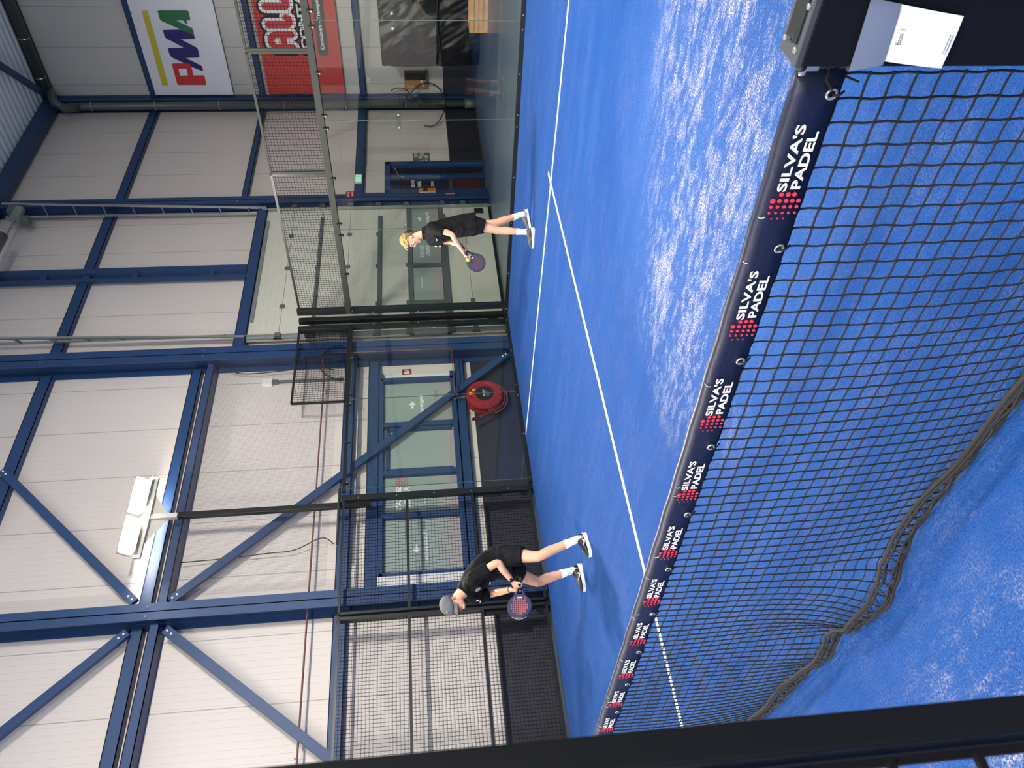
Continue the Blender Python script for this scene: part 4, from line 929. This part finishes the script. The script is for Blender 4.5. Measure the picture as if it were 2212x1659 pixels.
def player(name_lbl, hc, hf, neck, sh, hip, F, arms, legs, feet, torso, shirt_secs, sleeve_t, short_end, shoes):
    root = thing('person', name_lbl, 'person', (hip[0]+hip[1])/2*1.0)
    f, l, u = fr3(hf); mb = MB(); head(mb, hc, f, l, u)
    mb.tube([neck, neck.lerp(hc, .5)-f*.012, hc-u*.03-f*.015], [.068, .060, .060], 16)
    mb.loft(torso, 24)
    for i, (s, e, w_, hd, pn, cu) in enumerate(arms):
        mid = s.lerp(e, .5); limb(mb, [s, mid, e, e.lerp(w_, .35), w_], [.052, .047, .038, .040, .026]); mb.ball(s, .056, 12)
        hand(mb, w_-hd*.005, hd, pn, cu, 1 if i == 0 else -1)
    for (h_, k_, a_) in legs:
        limb(mb, [h_, h_.lerp(k_, .5), k_, k_.lerp(a_, .3), k_.lerp(a_, .6), a_], [.088, .076, .054, .056, .046, .034], 18); mb.ball(k_+F*.012, .05, 12)
    remesh('body', mb, M_skin, root, .0056, 3)
    eyes(root, hc, f, l, u)
    sm = MB(); sm.loft(shirt_secs, 28)
    for (s, e, w_, hd, pn, cu) in arms:
        q = s.lerp(e, sleeve_t); ctr = (sh[0]+sh[1])/2; nk = neck-V((0, 0, .03)); limb(sm, [s.lerp(ctr, .55)-V((0, 0, .03)), s-V((0, 0, .012)), s.lerp(e, .35), q], [.088, .080, .078, .072], 18); sm.tube([nk, nk.lerp(s, .5), s], [.068, .074, .068], 14)
    remesh('shirt', sm, M_shirt, root, .009, 12)
    so = MB(); hc_ = (hip[0]+hip[1])/2; lv = (hip[0]-hip[1]).normalized()
    so.ball(hc_+V((0, 0, .03)), [lv*.175, F*.125, V((0, 0, .14))], 18)
    for (h_, k_, a_), e_ in zip(legs, short_end):
        q = h_.lerp(k_, e_); so.tube([h_+V((0, 0, .03)), h_.lerp(k_, e_*.5), q], [.112, .116, .108], 18)
    remesh('shorts', so, M_shorts, root, .009, 4)
    for (h_, k_, a_), (he, to) in zip(legs, feet):
        d_ = (k_-a_).normalized(); MB().tube([a_-V((0, 0, .045)), a_, a_+d_*.08, a_+d_*.155], [.040, .040, .0405, .048], 16).build('sock', M_sock, root, smooth=True)
        MB().prism([(0, 0), (.008, -.004), (.03, .008), (.01, .003)], a_+d_*.10-V((0, 0, 0))+(CP-a_).normalized()*.045, V((-.8, -.6, 0)), (0, 0, 1), (CP-a_).normalized()*.002).build('sock_mark', M_dark, root)
        shoe(root, he, to, *shoes)
    return root, f, l, u
def badge(root, name, p, n, w, h, m, shape='oval'):
    n = V(n).normalized(); r = V((0, 0, 1)).cross(n).normalized(); u = n.cross(r)
    if shape == 'oval': poly = [(math.cos(2*PI*i/16)*w/2, math.sin(2*PI*i/16)*h/2) for i in range(16)]
    elif shape == 'check': poly = [(-w/2, 0), (-w*.2, -h/2), (w/2, h/2), (-w*.2, -h*.12)]
    else: poly = [(-w/2, -h/2), (w/2, -h/2), (w/2, h/2), (-w/2, h/2)]
    return MB().prism(poly, p, r, u, n*.006).build(name, m, root)
def snap(root, p, d):
    """place a print on the surface of the shirt: walk from p along d until the cloth"""
    sh = [c for c in root.children if c.name.startswith('shirt')][0]
    inv = sh.matrix_world.inverted(); ok, loc, nr, _ = sh.ray_cast(inv @ V(p), (inv.to_3x3() @ V(d)).normalized())
    return (sh.matrix_world @ loc, (sh.matrix_world.to_3x3() @ nr).normalized()) if ok else (V(p), -V(d))
# ---- blond player by the far glass
FA = V((-.37, -.92, 0)).normalized(); LA = V((0, 0, 1)).cross(FA)
shc = V((-6.46, 7.93, 1.50)); hpc = V((-6.375, 7.99, .95))
sA = [shc+LA*.185, shc-LA*.185]; hA = [hpc+LA*.09, hpc-LA*.09]
kA = [V((-6.385, 7.88, .53)), V((-6.43, 8.11, .53))]; aA = [V((-6.40, 7.835, .10)), V((-6.40, 8.27, .12))]
UZ = V((0, 0, 1))
spA = [(V((-6.375, 7.99, .86)), .155, .105), (V((-6.375, 7.99, 1.0)), .155, .105), (V((-6.385, 7.985, 1.15)), .135, .095), (V((-6.43, 7.95, 1.32)), .155, .11), (V((-6.455, 7.935, 1.44)), .175, .10), (V((-6.455, 7.935, 1.52)), .13, .07), (V((-6.455, 7.93, 1.56)), .06, .05)]
shA = [(V((-6.36, 8.0, .83)), .175, .14), (V((-6.37, 7.995, .98)), .172, .138), (V((-6.39, 7.98, 1.15)), .165, .132), (V((-6.43, 7.95, 1.32)), .180, .14), (V((-6.45, 7.935, 1.44)), .19, .122), (V((-6.45, 7.935, 1.52)), .16, .095), (V((-6.45, 7.935, 1.575)), .10, .08), (V((-6.455, 7.932, 1.605)), .078, .068)]
wA = [V((-6.605, 7.692, 1.03)), V((-6.60, 7.83, 1.045))]
armsA = [(sA[0]-V((0, 0, .03)), V((-6.34, 7.75, 1.19)), wA[0], V((-.72, -.25, -.42)).normalized(), V((-.2, -.2, -.9)), .5),
         (sA[1]-V((0, 0, .03)), V((-6.64, 7.97, 1.20)), wA[1], V((-.60, -.50, -.55)).normalized(), V((.5, -.8, 0)), 1.2)]
M_shoeA = mat('grey_shoe', (74, 74, 74), .6, noise=.3, nscale=30); M_solew = mat('white_sole', (232, 232, 230), .5)
headA = V((-6.51, 7.875, 1.755))
pa, f, l, u = player('blond person in black kit holding racket and ball by the far glass', headA, (-.40, -.78, -.30), V((-6.455, 7.93, 1.56)), sA, hA, FA, armsA,
    list(zip(hA, kA, aA)), [(V((-6.325, 7.825, .0)), V((-6.645, 7.785, 0))), (V((-6.385, 8.36, .035)), V((-6.56, 8.10, 0)))],
    [(c, LA*a, FA*b) for c, a, b in spA], [(c, LA*a*(1.14 if c.z < 1.45 else 1), FA*b*1.1) for c, a, b in shA], .62, (.56, .56), (M_shoeA, M_solew, mat('shoe_copper', (168, 120, 84), .4)))
M_hair = mat('blond_hair', (168, 132, 82), .7, noise=.45, nscale=45, bump=.6, bscale=60)
hm_ = MB(); hm_.ball(headA+u*.044-f*.018, [f*.098, l*.084, u*.09], 18)
rng = random.Random(3)
for i in range(110):
    a = rng.uniform(-PI, PI); e = rng.uniform(.25, 1.5); p = headA+u*.042-f*.012+f*(math.cos(a)*math.cos(e)*.094)+l*(math.sin(a)*math.cos(e)*.08)+u*(math.sin(e)*.094)
    if (p-headA).dot(f) > .06 and (p-headA).dot(u) < .06: continue
    hm_.ball(p+(p-headA).normalized()*rng.uniform(0, .014), rng.uniform(.013, .024), 8)
for i in range(14): hm_.ball(headA+f*rng.uniform(.07, .10)+l*rng.uniform(-.06, .06)+u*rng.uniform(.085, .125), rng.uniform(.014, .022), 8)
remesh('hair', hm_, M_hair, pa, .005, 1)
hs_ = MB()
for s in (-1, 1): hs_.ball(headA+l*s*.064-f*.03+u*.02, [f*.05, l*.02, u*.055], 10)
hs_.ball(headA-f*.075-u*.005, [f*.03, l*.06, u*.06], 10); remesh('short_side_hair', hs_, mat('brown_hair', (120, 92, 62), .8), pa, .006, 1)
camd = (CP-V((-6.45, 7.9, 1.4))); camd.z = 0; camd.normalize()
def prnt(root, pos, m, w, h, shape, nm='shirt_print'):
    p, n = snap(root, V(pos)+camd*.5, -camd); return badge(root, nm, p+n*.002, n, w, h, m, shape)
prnt(pa, (-6.50, 7.86, 1.40), M_print, .075, .03, 'check'); prnt(pa, (-6.60, 7.83, 1.41), M_print, .02, .03, 'box'); prnt(pa, (-6.60, 7.83, 1.35), M_print, .03, .025, 'box')
racket_a = racket('dark blue padel racket with dull red dots held by the blond player', (-6.600, 7.812, 1.045), (-.270, -.207, -.29), (.55, -.83, .1), dots=('racket_hole_dull', (112, 46, 56)))
tag(MB().ball((-6.722, 7.655, .955), .033, 16).build('tennis_ball', mat('ball_felt', (206, 222, 60), .9, bump=.5, bscale=150), smooth=True), 'yellow-green ball in the fingers of the blond player', 'ball')
# ---- player in the cap, bent forward
FB = V((.05, -1, 0)).normalized(); LB = V((0, 0, 1)).cross(FB)
sB = [V((-6.895, 2.70, 1.265)), V((-7.265, 2.69, 1.24))]; hB = [V((-6.975, 3.0, .93)), V((-7.185, 2.985, .93))]
kB = [V((-6.865, 2.895, .55)), V((-7.325, 2.845, .53))]; aB = [V((-6.80, 3.03, .10)), V((-7.365, 2.97, .10))]
def tsec(c, wd, dp, tilt):
    n = V((0, -math.cos(tilt), math.sin(tilt)))*-1; return (V(c), LB*wd, V((0, math.cos(tilt), math.sin(tilt)))*dp)
tB = [tsec((-7.08, 3.0, .86), .155, .11, 0), tsec((-7.08, 3.0, .97), .155, .11, .2), tsec((-7.08, 2.94, 1.08), .135, .095, .5), tsec((-7.08, 2.84, 1.19), .155, .105, .75), tsec((-7.08, 2.755, 1.27), .17, .095, .8), tsec((-7.08, 2.70, 1.31), .12, .07, .8), tsec((-7.08, 2.68, 1.335), .06, .05, .8)]
tBs = [tsec((-7.08, 2.985, .82), .185, .150, .1), tsec((-7.08, 2.99, .95), .185, .160, .2), tsec((-7.08, 2.935, 1.07), .175, .155, .5), tsec((-7.08, 2.84, 1.18), .180, .14, .72), tsec((-7.08, 2.755, 1.265), .185, .118, .8), tsec((-7.08, 2.70, 1.315), .15, .09, .8), tsec((-7.08, 2.672, 1.348), .098, .078, .8), tsec((-7.08, 2.652, 1.372), .078, .068, .8)]
wB = [V((-6.975, 2.685, .83)), V((-7.14, 2.68, .835))]
armsB = [(sB[0], V((-6.80, 2.815, .985)), wB[0], V((-.62, -.45, -.45)).normalized(), V((-.5, .3, -.6)), .9),
         (sB[1], V((-7.355, 2.76, 1.0)), wB[1], V((.55, -.5, -.5)).normalized(), V((.5, .3, -.6)), .9)]
hBc = V((-7.08, 2.525, 1.462)); M_shoeB = mat('black_shoe', (26, 26, 28), .5)
pb, f, l, u = player('person in grey cap and black kit bending forward over a racket', hBc, (.42, -.86, -.28), V((-7.08, 2.68, 1.33)), sB, hB, FB, armsB,
    list(zip(hB, kB, aB)), [(V((-6.825, 3.10, 0)), V((-6.745, 2.79, 0))), (V((-7.36, 3.035, 0)), V((-7.375, 2.715, 0)))],
    tB, tBs, .66, (.62, .62), (M_shoeB, M_solew, M_print))
M_cap = mat('grey_cap', (94, 95, 100), .85, noise=.12, nscale=30)
cp_ = MB(); secs = []
for j in range(9):
    t = PI/2*j/8; secs.append((hBc+u*(.048+.090*math.sin(t))-f*.008, f*(.117*max(math.cos(t), .04)), l*(.095*max(math.cos(t), .04))))
cp_.loft([(hBc+u*.018-f*.008, f*.116, l*.094)]+secs, 28)
cap = cp_.build('cap', M_cap, pb, smooth=True)
vs = []; br = MB()
for k, zz in enumerate((0, -.004)):
    for j in range(7):
        for i in range(15):
            a = -.95+1.9*i/14; r0 = (math.cos(a)*.108, math.sin(a)*.090); e = j/6; x = r0[0]+e*.078*max(0, math.cos(a*1.2)); y = r0[1]*(1-.08*e)
            vs.append(hBc-f*.012+f*x+l*y+u*(.030+zz-.022*e-.034*(y/.08)**2))
n_ = 105
fs = [(k*n_+j*15+i, k*n_+j*15+i+1, k*n_+(j+1)*15+i+1, k*n_+(j+1)*15+i) for k in (0, 1) for j in range(6) for i in range(14)]
br.add(vs, fs); br.build('brim', M_cap, cap, smooth=True)
MB().ball(hBc+u*.095+f*.088-l*0, .009, 8).build('cap_badge', mat('badge_yellow', (214, 200, 60), .5), cap)
hs_ = MB(); hs_.ball(hBc-f*.072-u*.005, [f*.032, l*.066, u*.05], 12)
for s in (-1, 1): hs_.ball(hBc+l*s*.068-f*.02+u*.01, [f*.045, l*.014, u*.035], 10)
remesh('hair', hs_, mat('brown_hair', 0), pb, .006, 1)
wd_ = (wB[0]-armsB[0][1]).normalized()
wt_ = MB().tube([wB[0]-wd_*.035, wB[0]-wd_*.012], .032, 16).build('watch_strap', M_dark, pb, smooth=False)
tdir = (CP-wB[0]).normalized(); MB().obox(wB[0]-wd_*.024+tdir*.033, wd_*.017, wd_.cross(tdir)*.015, tdir*.004).build('watch_face', M_black, wt_, bevel=.002)
wd2 = (wB[1]-armsB[1][1]).normalized(); MB().tube([wB[1]-wd2*.03, wB[1]-wd2*.02], .031, 14).build('wristband', M_dark, pb)
camd = (CP-V((-7.08, 2.8, 1.2))); camd.z = 0; camd.normalize()
prnt(pb, (-7.0, 2.64, 1.20), mat('silver_badge', (150, 154, 158), .5), .05, .065, 'oval', 'chest_badge')
prnt(pb, (-7.17, 2.60, 1.20), M_print, .02, .03, 'box'); prnt(pb, (-7.2, 2.60, 1.17), M_print, .025, .012, 'box')
prnt(pb, (-7.0, 2.70, 1.06), M_print, .055, .012, 'box')
racket('dark blue padel racket with bright red dots held by the player in the cap', (-7.058, 2.755, .735), (0, -.98, .14), (.93, -.1, .2))
